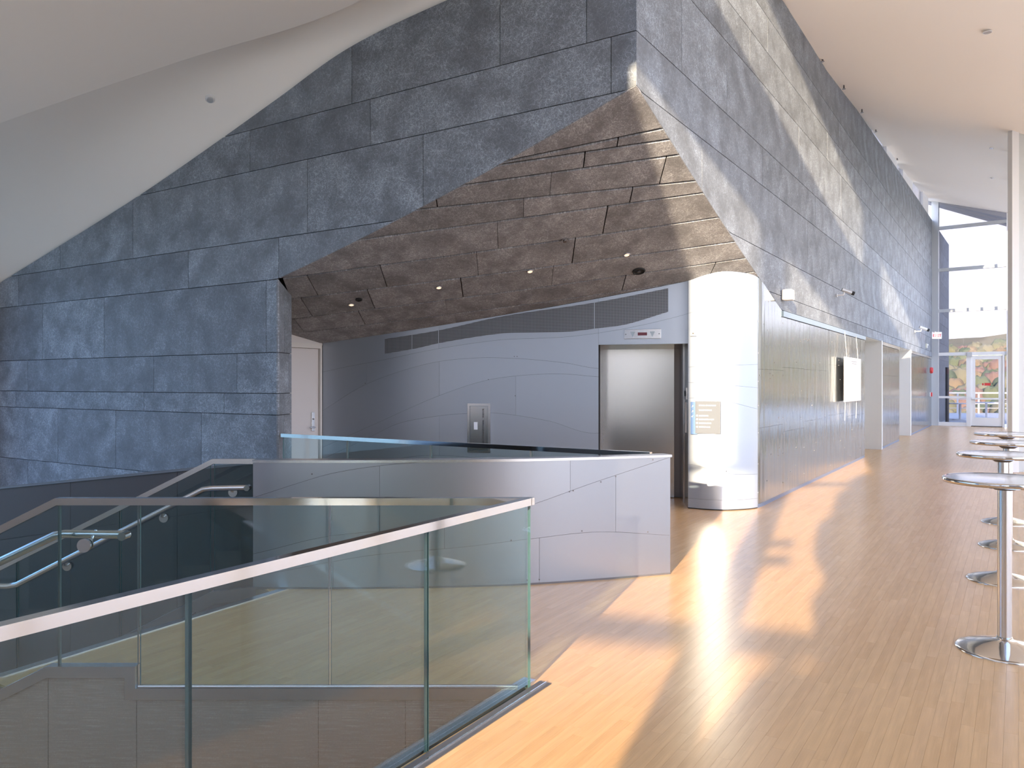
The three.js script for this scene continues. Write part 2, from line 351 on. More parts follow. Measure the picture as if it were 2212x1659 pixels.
// ------------------------------------------------------------------ clad wall on the left, with the opening under the prow
{
  const w = setting('wall_left', 'tall dark grey scrubbed metal panel wall under the sloping ceiling', 'wall');
  const under = (s) => s < LW_END ? (() => { const p = leftSurf(s, 0, 0); return soffitY(p.x, -p.z); })() : -3;
  part(w, 'backing', merge([panelGeo(leftSurf, 0.012, LW_END - 0.03, (s) => under(s) + 0.04, leftTop, { gap: 0, th: 0.16, ds: 0.25, lift: -0.022 }), panelGeo(leftSurf, LW_END + 0.14, LW_FAR, -3, leftTop, { gap: 0, th: 0.16, ds: 0.25, lift: -0.022 })]), joint);
  const sOf = (u) => leftSurf.hit(u, 800)[0];
  const courses = [-3, -1.2, -0.35, 0.404, 1.229, 1.487, 1.977, 2.845, 3.34, 4.195, 4.70, 5.53, 6.4];
  const joints = { 2: [300, 60], 3: [435, 125, 250], 4: [484, 311, 34], 5: [512, 332, 60], 6: [575, 225, 92], 7: [602, 407, 40], 8: [914, 664, 287, 130], 9: [1320, 800, 540], 10: [1267, 1080, 760] };
  for (let r = 0; r + 1 < courses.length; r++) {
    const cuts = [0, ...(r < 7 ? [LW_END] : []), LW_FAR, ...(joints[r] ?? [420, 120]).map(sOf)].sort((a, b) => a - b);
    for (let i = 0; i + 1 < cuts.length; i++) {
      if (cuts[i + 1] - cuts[i] < 0.03) continue;
      const inner = cuts[i] + 1e-3 < LW_END;
      const g = panelGeo(leftSurf, cuts[i], cuts[i + 1], (s) => Math.max(courses[r], r >= 7 ? under(s) : inner ? under(Math.min(s, LW_END - 1e-6)) : -3), (s) => Math.min(courses[r + 1], leftTop(s)), { gap: 0.004, th: 0.02, ds: 0.08, uvOff: [rnd() * 9, rnd() * 9] });
      if (g) part(w, 'panel', g, zincMats[Math.floor(rnd() * zincMats.length)]);
    }
  }
}
// ------------------------------------------------------------------ clad wall on the right, above the corridor
const openings = [[17.3, 19.5], [22.3, 24.7]];
{
  const w = setting('wall_right', 'long scrubbed metal panel wall in raking sun above the corridor', 'wall');
  const bottom = (s) => { const d = CORNER[1] + s / RS; return d < 11.3 ? Math.max(soffitY(rightX(d), d), 2.645) : 2.645; };
  const FAR = rightS(38.2);
  part(w, 'backing', panelGeo(rightSurf, 0.21, FAR, (s) => bottom(s) + 0.04, rightTop, { gap: 0, th: 0.16, ds: 0.3, lift: -0.022 }), joint);
  const courses = [2.4, 2.845, 3.36, 4.195, 4.70, 5.53, 6.02, 6.5, 7.4, 9];
  const joints = [[14.0, 17.5, 21, 25], [13.4, 18, 22, 27], [8.4, 12.6, 16.2, 19.5, 24], [10.4, 13.1, 17, 22, 27], [7.9, 9.12, 12.1, 15, 19, 24], [9.9, 13.9, 17.4, 23], [10.6, 14.8, 20, 26], [12.4, 16.5, 21, 26]];
  for (let r = 0; r + 1 < courses.length; r++) {
    const cuts = [0, FAR, rightS(30.65), ...(joints[r] ?? [15, 22]).map(rightS)].sort((a, b) => a - b);
    for (let i = 0; i + 1 < cuts.length; i++) {
      const g = panelGeo(rightSurf, cuts[i], cuts[i + 1], (s) => Math.max(courses[r], bottom(s)), (s) => Math.min(courses[r + 1], rightTop(s)), { gap: 0.004, th: 0.02, ds: 0.14, uvOff: [rnd() * 9, rnd() * 9] });
      if (g) part(w, 'panel', g, zincMats[Math.floor(rnd() * 2.99)]);
    }
  }
  // below the bulkhead, past the end of the hall, the wall comes down to the terrace
  const g2 = panelGeo(rightSurf, rightS(31.0), FAR, -0.1, 2.645, { gap: 0.002, th: 0.18, ds: 3 }); part(w, 'lower_panel', g2, zincMats[2]);
}
// ------------------------------------------------------------------ sloping panelled soffit over the lift lobby
{
  const w = setting('ceiling_lobby', 'sloping soffit of brown grey scrubbed panels over the lift lobby', 'ceiling');
  const near = (X) => X <= -2.77 ? 9.9 : X <= CORNER[0] ? 6.96 + (CORNER[0] - X) * 0.6386 : (X + 3.35) / 0.638;
  const far = (X) => X <= -2.79 ? 11.22 + (X + 3.12) * 1.483 : X <= 2.26 ? 10.88 - 0.29 * X : table([[2.26, 10.22], [2.656, 10.04], [2.906, 10.09], [3.188, 10.24], [3.4, 10.58]])(X);
  const surf = (X, d, off) => V(X, soffitY(X, d) - off, d);
  part(w, 'backing', panelGeo(surf, -3.5, 3.6, (X) => near(X) + 0.1, (X) => Math.max(far(X) + 0.05, near(X) + 0.103), { gap: 0, th: 0.12, ds: 0.06, lift: -0.06 }), joint);
  const plan = (u, v) => { const [a, b] = dirOf(u, v); let lo = 5, hi = 14; for (let k = 0; k < 40; k++) { const d = (lo + hi) / 2; if (EYE + b * d < soffitY(a * d, d)) lo = d; else hi = d; } return [a * lo, lo]; };
  const z = (x, y) => plan(600 + x / 2.0868, 180 + y / 2.0868);
  const lines = [[[1160, 325], [1730, 205]], [[925, 380], [1768, 253]], [[800, 465], [1810, 322]], [[580, 575], [1880, 440]], [[300, 715], [1910, 495]], [[20, 880], [1995, 603]], [[65, 972], [2065, 713]], [[65, 1063], [2115, 787]], [[65, 1128], [2140, 850]]].map(([p, q]) => { const a = z(...p), b = z(...q); return (X) => lerp(a[1], b[1], (X - a[0]) / (b[0] - a[0])); });
  // the rows as they read along the soffit: keep them in order and apart
  const rows = [(X) => near(X) - 1, ...lines.map((f, i) => f), (X) => far(X) + 1];
  const cutsPx = [[[1150, 320]], [[1535, 250]], [[850, 480], [1375, 400]], [[720, 560], [1225, 500], [1740, 380]], [[640, 705], [1105, 625], [1590, 520]], [[540, 780], [990, 690], [1470, 650]], [[150, 900], [490, 910], [900, 830], [1335, 750]], [[130, 1010], [440, 1020], [835, 960], [1235, 890]], [[110, 1110], [400, 1100], [765, 1040], [1555, 920], [1965, 830]], [[800, 1080]]];
  for (let r = 0; r + 1 < rows.length; r++) {
    const cuts = [-3.5, 3.75, ...(cutsPx[r] ?? []).map((p) => z(...p)[0])].sort((a, b) => a - b);
    for (let i = 0; i + 1 < cuts.length; i++) {
      const g = panelGeo(surf, cuts[i], cuts[i + 1], (X) => Math.max(rows[r](X) + 0.01, near(X)), (X) => Math.min(rows[r + 1](X) - 0.01, far(X)), { gap: 0.006, th: 0.018, ds: 0.05, uvOff: [rnd() * 9, rnd() * 9] });
      if (g) part(w, 'panel', g, soffitMats[Math.floor(rnd() * 3)]);
    }
  }
  // recessed lamps, detectors and a round speaker in the soffit
  const nrm = (X, d) => new THREE.Vector3(0.2055 - 0.0138 * d, -1, 0.7419 + 0.0138 * X - 0.0392 * d).normalize();
  const lampGlass = std({ color: 0x222222, emissive: tinted(1.0, 0.62, 0.38), emissiveIntensity: 1.3 });
  const names = ['beside the small black detector', 'second from the left wall', 'third from the left wall', 'beside the round black speaker'];
  [[759, 658], [948, 621], [1145, 586], [1354, 550]].forEach(([u, v], i) => {
    const [X, d] = plan(u, v), n = nrm(X, d), p = surf(X, d, 0.004), t = thing('downlight', 'small round glowing recessed downlight in the soffit, ' + names[i], 'light', [0, 0, 0], 'downlights in the lobby soffit');
    part(t, 'trim_ring', (() => { const g = new THREE.TorusGeometry(0.036, 0.008, 8, 28); g.lookAt(n); return g.translate(p.x, p.y, p.z); })(), satin);
    part(t, 'lens', disc(p, n, 0.034, 0.006), lampGlass);
    const L = new THREE.SpotLight(tinted(1, 0.72, 0.5), 1.2, 0, 0.7, 0.6); L.position.copy(p).addScaledVector(n, 0.02); L.target.position.copy(L.position).y -= 3; L.castShadow = true; scene.add(L, L.target); L.name = 'downlight_lamp';
  });
  [[775, 646, 'small black round detector in the soffit beside a downlight'], [1220, 518, 'small pale round detector in the middle of the soffit']].forEach(([u, v, label], i) => {
    const [X, d] = plan(u, v), n = nrm(X, d), p = surf(X, d, 0.008), t = thing('ceiling_detector', label, 'detector');
    part(t, 'plate', disc(p, n, 0.042, 0.016), i ? satin : black); part(t, 'dome', disc(p.clone().addScaledVector(n, 0.012), n, 0.022, 0.012), i ? darkMetal : black);
  });
  { const [X, d] = plan(1380, 585), n = nrm(X, d), p = surf(X, d, 0.006), t = thing('ceiling_speaker', 'round black speaker set in the soffit above the lift', 'speaker');
    part(t, 'rim', (() => { const g = new THREE.TorusGeometry(0.07, 0.012, 10, 32); g.lookAt(n); return g.translate(p.x, p.y, p.z); })(), black); part(t, 'cone', disc(p.clone().addScaledVector(n, -0.004), n, 0.068, 0.01), black); part(t, 'cap', disc(p.clone().addScaledVector(n, 0.006), n, 0.022, 0.016), darkMetal); }
}
{ // dark lid and walls added to stop sky light leaking in above the lobby
  const r = setting('ceiling_light_lid', 'added dark lid above the lobby soffit that stops sky light', 'roof');
  const sh = new THREE.Shape([[0.95, 7.3], [-2.95, 9.75], [-4.6, 10.85], [-4.6, 14], [5, 17], [rightX(30) - 0.3, 30], [rightX(12) - 0.3, 12]].map((p) => new THREE.Vector2(...p)));
  part(r, 'back_blocker', slab(-4.6, 13.2, 5.3, 14.6, -0.3, 4.5, -0.3, 4.5, 0.1), joint); part(r, 'side_blocker', slab(-4.6, 10.85, -4.6, 13.2, -0.3, 4.5, -0.3, 4.5, 0.1), joint);
  part(r, 'light_plug', hexa([V(-3.0, 2.2, 9.62), V(-2.79, 2.2, 9.62), V(-2.79, 2.2, 9.95), V(-3.0, 2.2, 9.95)], [V(-3.0, 3.2, 9.62), V(-2.79, 3.2, 9.62), V(-2.79, 3.2, 9.95), V(-3.0, 3.2, 9.95)]), joint);
  part(r, 'deck', new THREE.ExtrudeGeometry(sh, { depth: 0.1, bevelEnabled: false }).rotateX(-Math.PI / 2).translate(0, 4.45, 0), joint);
}
// ------------------------------------------------------------------ return wall left of the lobby door, and the wall with the door
{
  const w = setting('wall_return', 'narrow panelled end of the dark wall beside the lobby door', 'wall');
  const A = [-2.78, 9.43], B = [-2.748, 9.9], surf = planeSurf(A[0], A[1], B[0] - A[0], B[1] - A[1]), L = Math.hypot(B[0] - A[0], B[1] - A[1]);
  const f = (s, t, off) => { const p = surf(s, t, 0); return V(p.x + Math.abs(off) * 0 + off * 0.9977, t, -p.z - off * 0.068); };
  const top = (s) => { const p = surf(s, 0, 0); return soffitY(p.x, -p.z); };
  part(w, 'backing', panelGeo(f, 0.1, L, -0.3, top, { gap: 0, th: 0.1, ds: 0.2, lift: -0.022 }), joint);
  const courses = [-0.3, 0.404, 1.229, 1.487, 1.977, 3.2], cut = [0.24, 0.2, 0.06, 0.36, 0.22];
  for (let r = 0; r < 5; r++) for (const [a, b] of [[0, cut[r]], [cut[r], L]]) { const g = panelGeo(f, a, b, courses[r], (s) => Math.min(courses[r + 1], top(s)), { gap: 0.004, th: 0.02, ds: 0.08, uvOff: [rnd() * 9, rnd() * 9] }); if (g) part(w, 'panel', g, zincMats[Math.floor(rnd() * 3)]); }
}
{
  const A = [-3.6, 10.51], dir = [0.5588, 0.8293], L = Math.hypot(-2.79 + 3.6, 11.69 - 10.51), surf = planeSurf(A[0], A[1], dir[0], dir[1]);
  const f = (s, t, off) => { const p = surf(s, t, 0); return V(p.x + off * 0.8293, t, -p.z - off * 0.5588); };
  const top = (s) => { const p = surf(s, 0, 0); return soffitY(p.x, -p.z) + 0.05; };
  const w = setting('wall_lobby', 'beige painted strip of wall above the lobby door', 'wall');
  part(w, 'face', panelGeo(f, -0.2, L + 0.02, 2.17, top, { gap: 0, th: 0.2, ds: 0.2 }), doorPaint);
  const d = setting('door_2', 'beige painted flush door in the lobby corner with a long lever plate', 'door');
  const s = (u) => { const [a] = dirOf(u, 800); let best = 0, bd = 9; for (let k = 0; k < 400; k++) { const q = L * k / 400, p = surf(q, 0, 0), e = Math.abs(p.x + a * p.z); if (e < bd) { bd = e; best = q; } } return best; };
  const jamb = s(690.5);
  part(d, 'leaf', panelGeo(f, jamb - 0.95, jamb, 0.01, 2.12, { gap: 0.003, th: 0.04, lift: -0.03 }), doorPaint);
  part(d, 'door_frame', merge([panelGeo(f, jamb, L - 0.01, 0, 2.19, { gap: 0, th: 0.1, lift: 0.015 }), panelGeo(f, jamb - 1.0, jamb, 2.12, 2.19, { gap: 0, th: 0.1, lift: 0.015 })]), std({ color: tinted(0.62, 0.58, 0.53), roughness: 0.5 }));
  const sh = jamb - 0.11, hp = (t, o) => f(sh, t, o), plate = new RoundedBoxGeometry(0.06, 0.28, 0.015, 3, 0.007); plate.rotateY(Math.atan2(0.8293, 0.5588)); const c = hp(1.05, -0.022); plate.translate(c.x, c.y, c.z);
  const h = part(d, 'handle_plate', plate, satin, 'satin steel escutcheon plate');
  part(h, 'lever', merge([disc(hp(0.97, -0.005), new THREE.Vector3(0.83, 0, 0.56), 0.012, 0.06), tube([hp(0.97, 0.025), f(sh - 0.1, 0.97, 0.025)], 0.009, 8)]), satin);
  part(h, 'key_cylinder', disc(hp(1.09, -0.012), new THREE.Vector3(0.83, 0, 0.56), 0.012, 0.012), darkMetal);
}
// ------------------------------------------------------------------ brushed metal wall with the lift
const sL0 = metalAt(1293, 800)[0], sL1 = metalAt(1486, 800)[0], sSeam = metalAt(1637, 800)[0], sFlat = metalS(11.28), LIFT_TOP = 2.12;
{
  const w = setting('wall_back', 'curving brushed stainless steel wall around the lift', 'wall');
  const curve = (pts) => smoothTable(pts.map(([u, v]) => metalAt(u, v)));
  const a1 = curve([[700, 803], [760, 790], [820, 779], [948, 753], [1084, 734], [1158, 731], [1231, 727], [1349, 710], [1470, 682], [1560, 652], [1637, 622]]);
  const a2 = curve([[700, 885], [789, 831], [918, 787], [1012, 774], [1107, 774], [1221, 784], [1292, 796], [1488, 793], [1637, 787]]);
  const a3 = curve([[700, 965], [796, 922], [948, 855], [1053, 821], [1154, 809], [1221, 808], [1292, 814], [1488, 826], [1637, 838]]);
  const a4 = curve([[700, 990], [803, 942], [860, 915], [951, 898], [1012, 893], [1063, 892], [1113, 897], [1188, 910], [1292, 936], [1488, 860], [1637, 884]]);
  const a5 = curve([[700, 1040], [900, 985], [1100, 1000], [1292, 1040], [1488, 1003], [1560, 1022], [1637, 1024]]);
  const s0 = 0.0, top = metalTop;
  const cells = [];
  const row = (lo, hi, cuts) => cuts.forEach((c, i) => i && cells.push([cuts[i - 1], c, lo, hi]));
  const u = (x) => metalAt(x, 800)[0];
  // left of the lift
  row(a1, top, [s0, u(948), sL0]); row(a2, a1, [s0, u(792), sL0]); row(a3, a2, [s0, u(949), sL0]); row(a4, a3, [s0, u(760), u(1114), sL0]); row(a5, a4, [s0, u(949), sL0]); row(0.06, a5, [s0, u(860), u(1114), sL0]);
  // above the lift
  row((s) => Math.max(LIFT_TOP, a1(s)), top, [sL0, sL1]); row(LIFT_TOP, a1, [sL0, sL1]);
  // rounded corner right of the lift
  row(a1, top, [sL1, sSeam]); row(a2, a1, [sL1, sSeam]); row(a3, a2, [sL1, sSeam]); row(a4, a3, [sL1, u(1569), sSeam]); row(a5, a4, [sL1, sSeam]); row(0.13, a5, [sL1, u(1569), sSeam]); row(0.012, 0.13, [sL1, sSeam]);
  cells.forEach(([a, b, lo, hi], i) => { const g = panelGeo(metalSurf, a, b, lo, hi, { gap: 0.0012, th: 0.006, ds: 0.05, uvOff: [i * 0.37, i * 0.21] }); if (g) part(w, 'panel', g, i % 3 === 1 ? steelWallB : steelWall); });
  const bk = (a, b, lo, hi) => panelGeo(metalSurf, a, b, lo, hi, { gap: 0, th: 0.12, ds: 0.08, lift: -0.0045 });
  part(w, 'backing', merge([bk(s0, sL0, 0, top), bk(sL0, sL1, LIFT_TOP, top), bk(sL1, sSeam + 0.01, 0, top)]), joint);
  // long perforated air grille following the soffit
  const gl = curve([[830, 765], [900, 753], [948, 742], [1084, 721], [1158, 719], [1231, 717], [1290, 710], [1350, 702], [1444, 674]]), gh = curve([[830, 732], [948, 713], [1084, 683], [1290, 652], [1444, 622]]);
  const cutsG = [831, 890, 947.5, 1284, 1444].map(u), grilleTex = canvasTex(128, 128, (c) => { c.fillStyle = '#8b8e93'; c.fillRect(0, 0, 128, 128); c.fillStyle = '#2c2e33'; for (let i = 0; i < 8; i++) for (let j = 0; j < 8; j++) { c.beginPath(); c.arc(8 + 16 * i, 8 + 16 * j, 5.2, 0, 7); c.fill(); } });
  const perforated = std({ map: repeat(grilleTex, 1 / 0.16, 1 / 0.16), metalness: 0.6, roughness: 0.5 });
  const gr = thing('air_grille', 'long tapering perforated metal air grille following the soffit edge', 'grille');
  for (let i = 0; i + 1 < cutsG.length; i++) part(gr, 'perforated_sheet', panelGeo(metalSurf, cutsG[i], cutsG[i + 1], gl, gh, { gap: 0.004, th: 0.004, ds: 0.06, lift: 0.004 }), perforated);
  // pairs of screws
  const sc = []; for (const [x, y] of [[1111, 770], [1117, 770], [789, 828], [1055, 820], [1113, 855], [1650, 700], [1569, 1018]]) { const h = metalAt(x, y); if (h) { const p = metalSurf(h[0], h[1], 0.001), n = metalSurf(h[0], h[1], 1).sub(metalSurf(h[0], h[1], 0)); sc.push(disc(p, n, 0.006, 0.003)); } }
  part(w, 'screws', merge(sc), darkMetal).userData.kind = 'stuff';
}
{
  const lift = setting('door_3', 'brushed steel lift door with a deep steel surround', 'door');
  const P = (u, d) => [(u - CX) / F * d, d];
  const [ox0, od0] = P(1293, 10.56), [ox1, od1] = P(1486, 10.22), [fx0, fd0] = P(1297, 10.95), [fx1, fd1] = P(1475.5, 10.7), [dx0, dd0] = P(1303, 11.35), [dx1, dd1] = P(1468, 11.13);
  const wallQ = (a, b, y0, y1, th = 0.02) => slab(a[0], a[1], b[0], b[1], y0, y1, y0, y1, th);
  part(lift, 'door_leaf', wallQ([dx0 - 0.1, dd0 + 0.02], [lerp(dx0, dx1, 0.93), lerp(dd0, dd1, 0.93)], 0.01, 2.2, 0.03), steelDoor);
  part(lift, 'door_slot', wallQ([lerp(dx0, dx1, 0.93), lerp(dd0, dd1, 0.93) + 0.04], [dx1 + 0.1, dd1 + 0.02], 0.01, 2.2, 0.03), darkMetal);
  part(lift, 'inner_jamb', hexa([V(fx1, 0, fd1), V(fx1 + 0.12, 0, fd1), V(dx1 + 0.12, 0, dd1), V(dx1, 0, dd1)], [V(fx1, 2.2, fd1), V(fx1 + 0.12, 2.2, fd1), V(dx1 + 0.12, 2.2, dd1), V(dx1, 2.2, dd1)]), satin);
  part(lift, 'outer_jamb', hexa([V(ox1, 0, od1), V(ox1 + 0.1, 0, od1 + 0.03), V(fx1 + 0.1, 0, fd1), V(fx1 + 0.012, 0, fd1)], [V(ox1, LIFT_TOP, od1), V(ox1 + 0.1, LIFT_TOP, od1 + 0.03), V(fx1 + 0.1, LIFT_TOP, fd1), V(fx1 + 0.012, LIFT_TOP, fd1)]), steelDoor);
  part(lift, 'left_jamb', hexa([V(ox0 - 0.05, 0, od0 + 0.02), V(ox0, 0, od0 + 0.01), V(dx0, 0, dd0), V(dx0 - 0.05, 0, dd0)], [V(ox0 - 0.05, LIFT_TOP, od0 + 0.02), V(ox0, LIFT_TOP, od0 + 0.01), V(dx0, LIFT_TOP, dd0), V(dx0 - 0.05, LIFT_TOP, dd0)]), satin);
  part(lift, 'lintel', hexa([V(ox0, LIFT_TOP, od0 + 0.01), V(ox1, LIFT_TOP, od1), V(dx1, LIFT_TOP - 0.03, dd1), V(dx0, LIFT_TOP - 0.03, dd0)], [V(ox0, LIFT_TOP + 0.03, od0 + 0.03), V(ox1, LIFT_TOP + 0.03, od1 + 0.03), V(dx1, LIFT_TOP + 0.03, dd1), V(dx0, LIFT_TOP + 0.03, dd0)]), satin);
  const onJamb = (k, y) => [lerp(ox1, fx1 + 0.012, k), y, lerp(od1, fd1, k)];
  const cp = thing('call_panel', 'narrow steel lift call panel with a dark button on the right jamb', 'panel', [0, 0, 0]);
  const [a, b] = [onJamb(0.25, 0), onJamb(0.75, 0)];
  part(cp, 'plate', slab(a[0] - 0.004, a[2], b[0] - 0.004, b[2], 1.40, 1.55, 1.40, 1.55, 0.012), satin);
  part(cp, 'button', slab(lerp(a[0], b[0], 0.3) - 0.01, lerp(a[2], b[2], 0.3), lerp(a[0], b[0], 0.7) - 0.01, lerp(a[2], b[2], 0.7), 1.44, 1.51, 1.44, 1.51, 0.012), black);
  part(cp, 'lower_strip', slab(lerp(a[0], b[0], 0.35) - 0.004, lerp(a[2], b[2], 0.35), lerp(a[0], b[0], 0.6) - 0.004, lerp(a[2], b[2], 0.6), 0.96, 1.36, 0.96, 1.36, 0.012), frameWhite);
}
// things fixed to the metal wall
function onMetal(u0, v0, u1, v1, off = 0.008) {                       // frame of a small flat thing on the metal wall
  const a = metalAt((u0 + u1) / 2, (v0 + v1) / 2), p = metalSurf(a[0], a[1], off), n = metalSurf(a[0], a[1], 1).sub(metalSurf(a[0], a[1], 0)).normalize(), q = metalAt(u0, v0), r = metalAt(u1, v1);
  return { p, n, w: r[0] - q[0], h: q[1] - r[1], yaw: Math.atan2(n.x, n.z) };
}
function fixed(name, label, category, f, group) { const t = thing(name, label, category, [f.p.x, f.p.y, -f.p.z], group); t.rotation.y = f.yaw; return t; }
{
  const f = onMetal(1348, 712, 1428, 731), t = fixed('lift_indicator', 'slim steel lift indicator with two down arrows and a dark red display', 'indicator', f);
  part(t, 'plate', rbox(f.w, f.h, 0.012, 0.003), satin);
  part(t, 'display', box(f.w * 0.25, f.h * 0.32, 0.006, 0, 0, 0.007), std({ color: tinted(0.12, 0.02, 0.03), roughness: 0.3 }));
  for (const s of [-1, 1]) { const tri = new THREE.Shape([new THREE.Vector2(-0.035, 0.03), new THREE.Vector2(0, -0.04), new THREE.Vector2(0.035, 0.03)]); part(t, 'arrow', new THREE.ExtrudeGeometry(tri, { depth: 0.004, bevelEnabled: false }).translate(s * f.w * 0.265, 0, 0.006), std({ color: tinted(0.36, 0.42, 0.45), roughness: 0.4 })); }
  for (const s of [-1, 1]) part(t, 'screw', new THREE.CylinderGeometry(0.007, 0.007, 0.004, 12).rotateX(Math.PI / 2).translate(s * f.w * 0.45, 0, 0.008), darkMetal);
}
{
  const f = onMetal(1493, 708, 1506, 726), t = fixed('wall_sensor', 'small square ivory sensor on the steel wall right of the lift', 'sensor', f);
  part(t, 'case', rbox(f.w, f.h, 0.03, 0.006, 0, 0, 0.012), std({ color: tinted(0.75, 0.70, 0.62), roughness: 0.5 })); part(t, 'lens', new THREE.SphereGeometry(0.011, 14, 10).translate(0, -0.02, 0.028), darkMetal);
}
{
  const f = onMetal(1010.5, 871, 1060, 978), t = fixed('extinguisher_cabinet', 'recessed steel fire extinguisher cabinet with vertical black lettering', 'cabinet', f);
  const w = f.w, h = f.h, b = 0.034;
  part(t, 'trim_frame', merge([box(w, b, 0.016, 0, h / 2 - b / 2, 0.004), box(w, b, 0.016, 0, -h / 2 + b / 2, 0.004), box(b, h - 2 * b, 0.016, -w / 2 + b / 2, 0, 0.004), box(b, h - 2 * b, 0.016, w / 2 - b / 2, 0, 0.004)]), satin);
  const dr = part(t, 'cabinet_door', box(w - 2 * b - 0.006, h - 2 * b - 0.006, 0.01, 0, 0, 0.001), steelDoor);
  const tex = canvasTex(64, 1024, (c) => { c.clearRect(0, 0, 64, 1024); c.fillStyle = '#101216'; c.font = 'bold 62px sans-serif'; c.textAlign = 'center'; [...'FIRE EXTINGUISHER'].forEach((ch, i) => c.fillText(ch, 32, 66 + i * 58)); });
  part(dr, 'lettering', new THREE.PlaneGeometry(0.042, (h - 2 * b) * 0.9).translate(w * 0.19, -0.0, 0.0075), std({ map: tex, transparent: true, roughness: 0.5 }), 'black letters reading FIRE EXTINGUISHER');
  part(dr, 'pull_handle', box(0.05, 0.105, 0.008, -w * 0.14, 0.03, 0.009), std({ color: tinted(0.72, 0.78, 0.86), roughness: 0.35 }), 'pale recessed pull');
}
{
  const f = onMetal(1503, 866, 1557, 937, 0.03), t = fixed('directory_sign', 'grey directory sign with white lettering over a blue side plate', 'sign', f);
  const w = f.w, h = f.h;
  part(t, 'sign_panel', box(w, h, 0.012), std({ color: tinted(0.055, 0.065, 0.085), roughness: 0.6 }));
  part(t, 'blue_plate', box(0.085, h * 1.0, 0.008, -w / 2 - 0.02, -0.012, -0.013), std({ color: tinted(0.05, 0.13, 0.30), roughness: 0.5 }));
  const tex = canvasTex(512, 640, (c) => {
    c.clearRect(0, 0, 512, 640); c.fillStyle = '#f4f4f4'; c.font = 'bold 33px sans-serif';
    [['SPECIAL EXHIBITIONS', 95], ['VALLEY TERRACE', 190], ['RESTROOMS', 300], ['MAIN LOBBY / GIFT', 372], ['MUSEUM STORE', 446], ['MUSEUM CAFE', 520]].forEach(([s, y], i) => { c.fillText(s, 74, y); if (i > 1) { if (i === 4) { c.strokeStyle = '#f4f4f4'; c.lineWidth = 5; c.strokeRect(24, y - 27, 26, 28); } else c.fillRect(22, y - 28, 30, 31); } });
  });
  part(t, 'lettering', new THREE.PlaneGeometry(w, h).translate(0, 0, 0.0075), std({ map: tex, transparent: true, roughness: 0.6 }), 'white lettering');
  const arrows = canvasTex(64, 512, (c) => { c.clearRect(0, 0, 64, 512); c.strokeStyle = '#e8eef8'; c.lineWidth = 6; const A = (x, y, r) => { c.save(); c.translate(x, y); c.rotate(r); c.beginPath(); c.moveTo(0, 18); c.lineTo(0, -18); c.moveTo(-11, -7); c.lineTo(0, -18); c.lineTo(11, -7); c.stroke(); c.restore(); }; A(32, 70, 0.8); A(32, 150, 0.8); A(32, 225, -2.3); });
  part(t, 'arrows', new THREE.PlaneGeometry(0.045, h).translate(-w / 2 - 0.038, -0.012, -0.008), std({ map: arrows, transparent: true, roughness: 0.6 }), 'white arrows');
}
